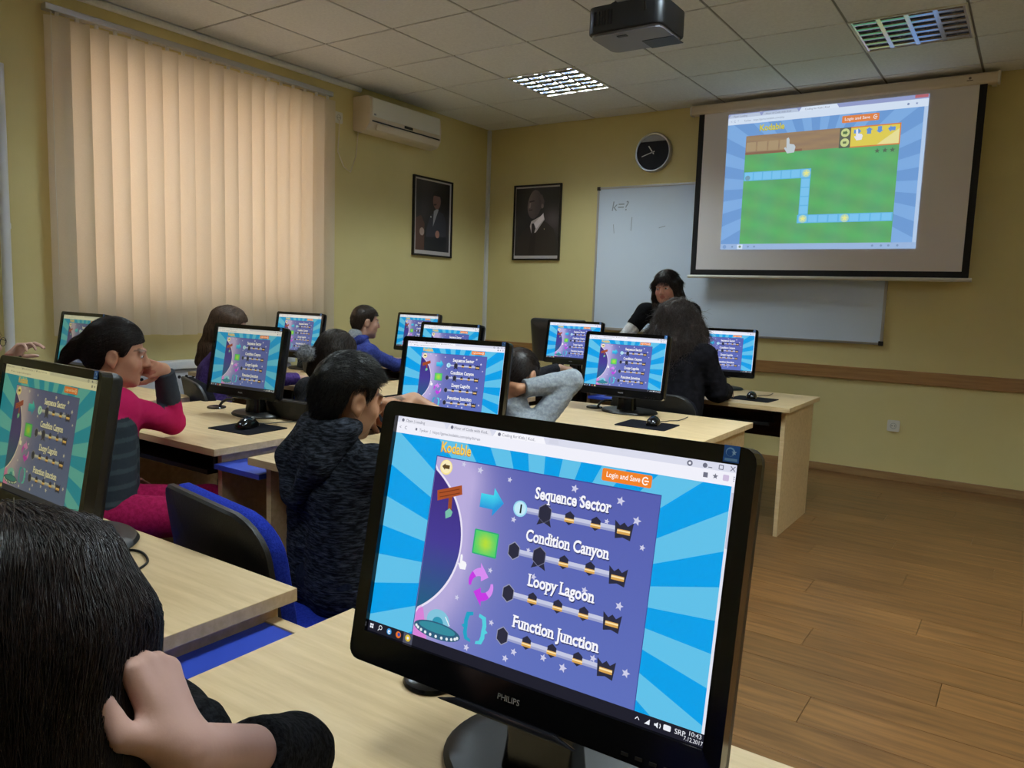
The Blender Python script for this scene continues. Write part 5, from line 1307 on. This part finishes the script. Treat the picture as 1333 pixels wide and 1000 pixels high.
# pupil hidden up to the crown behind the knit hoodie
Hw = np.array((-2.592, 2.397, .984))
r6, c6_ = person('brown haired pupil whose crown shows above the black knit hoodie pupil', (-2.61, 2.34, .545), 0, Hw, (2, -16, 0),
    [arm((-2.72, 2.54, .68), (-2.64, 2.70, .63), (.3, .8, 0), (0, 0, -1)), arm((-2.46, 2.54, .68), (-2.55, 2.70, .63), (-.3, .8, 0), (0, 0, -1))],
    C_char, C_jean, mk_hair(H_mid, 'long', n=3500, length=.05, hug=True, rx=.084, ry=.102, rz=.090, res=.006, seed=9, lift=.05, locks=[([(-.05, -.06, -.0), (-.055, -.07, -.09)], .04, .035), ([(.05, -.06, -.0), (.055, -.07, -.09)], .04, .035)]), res=.008)
G = Field(.005); P0_ = np.array((-2.640, 2.262, 1.000)); G.ell(P0_, (.036, .036, .036)); V, Q = G.mesh(); N = vnormals(V, Q); V = V + N * (.003 * ripple(V, 190, 3, 7))[:, None]
Vs, Fs = strands(V, N, Q, 900, .014, lambda p: p - P0_, .0010, 3, 3, 1.0)
link('pompom', fast_mesh('pompom', np.concatenate([V, Vs]) - c6_['org'], np.concatenate([Q, Fs + len(V)])), C_fur, r6)['label'] = 'grey fluffy pompom'

# pupil in grey with arms behind the head
Hg = np.array((-1.770, 2.655, .950))
r7, c7_ = person('pupil in grey hoodie with both arms folded behind the head', (-1.78, 2.57, .545), -4, Hg, (2, -30, 0),
    [arm((-2.005, 2.75, .925), (-1.875, 2.575, .895), (1, -.12, .02), (0, 1, .0), sh=(-1.905, 2.60, .745), curl=14), arm((-1.585, 2.770, .935), (-1.715, 2.570, .905), (-1, -.12, .06), (0, 1, .1), sh=(-1.665, 2.605, .735), curl=14, cuff=.90, r=1.08)],
    C_grey, C_jean, mk_hair(H_dark, n=4500, length=.022, rx=.079, ry=.098, rz=.086, res=.005, seed=10, lift=.3), res=.0055, top_name='hoodie', tone=rgb(190, 136, 104), wrinkle=.004, chest=(-1.775, 2.59, .70))

# curly haired person in black
Hc = np.array((-1.655, 4.06, 1.155))
def cl(a, r0, z0, r1, z1): return ([(math.sin(R(a)) * r0, -math.cos(R(a)) * r0 * .9, z0), (math.sin(R(a)) * r1 * 1.1, -math.cos(R(a)) * r1, (z0 + z1) / 2), (math.sin(R(a)) * r1, -math.cos(R(a)) * r1 * .9, z1)], .040, .024)
r8, c8_ = person('person with long curly dark hair in black padded jacket seen from behind', (-1.635, 3.93, .56), -4, Hc, (-14, -6, 0),
    [arm((-1.90, 4.10, .80), (-1.80, 4.32, .775), (.2, .9, 0), (0, 0, -1), r=1.25), arm((-1.405, 4.06, .80), (-1.44, 4.30, .775), (-.1, .9, 0), (0, 0, -1), r=1.3, sh=(-1.47, 4.00, .985))],
    C_puff, C_jean, mk_hair(H_curl, 'long', n=7000, length=.07, rx=.108, ry=.122, rz=.108, res=.007, seed=11, bumps=.015, nfreq=80, sr=.0014, lift=.55, wav=.005, jitter=.5,
        locks=[cl(a, .085, .03, .125, z) for a, z in ((-110, -.12), (-80, -.17), (-50, -.22), (-20, -.25), (10, -.24), (40, -.23), (70, -.20), (100, -.14))], dz=-.03), s=1.0, res=.008, top_name='jacket', bulk=1.22, shw=.165, wrinkle=.006)

# standing teacher leaning over the front desk
Ht = np.array((-2.197, 5.150, 1.372))
T9 = [arm((-2.475, 5.04, .985), (-2.42, 4.86, .785), (.05, -.95, -.1), (0, 0, -1), sh=(-2.365, 5.185, 1.195)), arm((-2.00, 5.08, 1.00), (-2.02, 4.88, .785), (-.05, -.95, -.1), (0, 0, -1), sh=(-2.045, 5.255, 1.205))]
KY2 = np.array([-.15, -.02, .02, .045, .070, .082, .10]); KZ2 = np.array([-.13, -.13, -.12, -.01, .046, .054, .056])
r9, c9_ = person('standing woman with dark bob in black top leaning over the front desk', (-2.20, 5.62, .88), 172, Ht, (180, -9, 4), [T9[1], T9[0]],
    C_blk, C_jean, mk_hair(H_dark, 'long', n=5000, length=.055, rx=.086, ry=.104, rz=.096, res=.005, seed=12, bumps=.003, sr=.0011, lift=.04, jitter=.18, ky=KY2, kz=KZ2,
        locks=[([(x, y, .03), (x * 1.08, y - .005, -.05), (x * 1.22, y + .008, -.115)], .030, .017) for x, y in ((-.078, .012), (-.075, -.03), (-.045, -.065), (0, -.08), (.045, -.065), (.075, -.03), (.078, .012))]), s=1.0, res=.0065, sleeve=.52, stand=True, feet=[(-2.11, 5.66, 0), (-2.30, 5.66, 0)], chest=(-2.205, 5.36, 1.10), bulk=1.2, shw=.16, tone=rgb(206, 150, 130), top_name='black_top')
eyes(r9, c9_['org'], Ht, c9_['M'], 1.0)
for A_ in T9:
    G = Field(.007); S_, E_, W2 = np.array(A_['sh']), np.array(A_['el']), np.array(A_['wr']); G.cap(S_ + (E_ - S_) * .25, E_, .055, .047, k=.02); G.cap(E_, E_ + (W2 - E_) * .93, .046, .034, k=.015, flat=True)
    V, Q = G.mesh(); V = V + vnormals(V, Q) * (.003 * ripple(V, 60, 4))[:, None]; link('white_sleeve', fast_mesh('white_sleeve', V - c9_['org'], Q), C_whi, r9)

# pupil hidden behind the others, only a hand shows
Hh = np.array((-2.765, 3.88, .860))
person('hunched pupil hidden behind the grey hoodie pupil with only one hand showing', (-2.78, 3.80, .545), 8, Hh, (6, -35, 0),
    [arm((-2.93, 4.02, .78), (-2.85, 4.2, .77), (.2, .9, 0), (0, 0, -1)), arm((-2.52, 4.00, .80), (-2.44, 4.115, .845), (.65, .5, -.1), (-.2, .1, -1), curl=18)],
    C_char, C_jean, mk_hair(H_mid, n=1500, length=.02, res=.007, seed=13), res=.0075, chest=(-2.76, 3.84, .72))

# nearest girl, hair towards the viewer, cheek on her fist
Hf = np.array((-.672, .256, .978))
def fk(*p): return [tuple(q) for q in p]
r11, c11_ = person('nearest girl at lower left with long dark hair and fist on her cheek', (-.50, .02, .545), -28, Hf, (-64, -14, 0),
    [arm((-.70, .44, .800), (-.90, .50, .785), (-1, .2, 0), (0, 0, -1), cuff=.98), arm((-.622, .512, .778), (-.527, .328, .915), (-.561, -.026, .806), (-.663, -.51, -.425), curl=(58, 64, 70, 76), cuff=.46, sh=(-.50, .20, .845), hs=.90, thumb=unit((-.60, -.20, .76)))],
    C_dknit, C_jean, mk_hair(H_dark, 'long', n=22000, length=.20, rx=.086, ry=.104, rz=.094, res=.0042, seed=14, bumps=.0022, nfreq=60, sr=.00065, lift=.02, jitter=.10, hug=True,
        locks=[([(x * .7, y * .8, .065), (x, y, .01), (x * 1.12, y * 1.05, -.08), (x * 1.15, y * 1.1, -.20), (x * 1.1, y * 1.1, -.34)], .036, .026) for x, y in ((-.085, .02), (-.082, -.03), (-.055, -.075), (-.02, -.095), (.02, -.095), (.055, -.075), (.080, -.035), (.085, .005), (.080, .040))]), s=.93, res=.0042, tone=rgb(214, 168, 152), top_name='jumper', chest=(-.53, .13, .80))
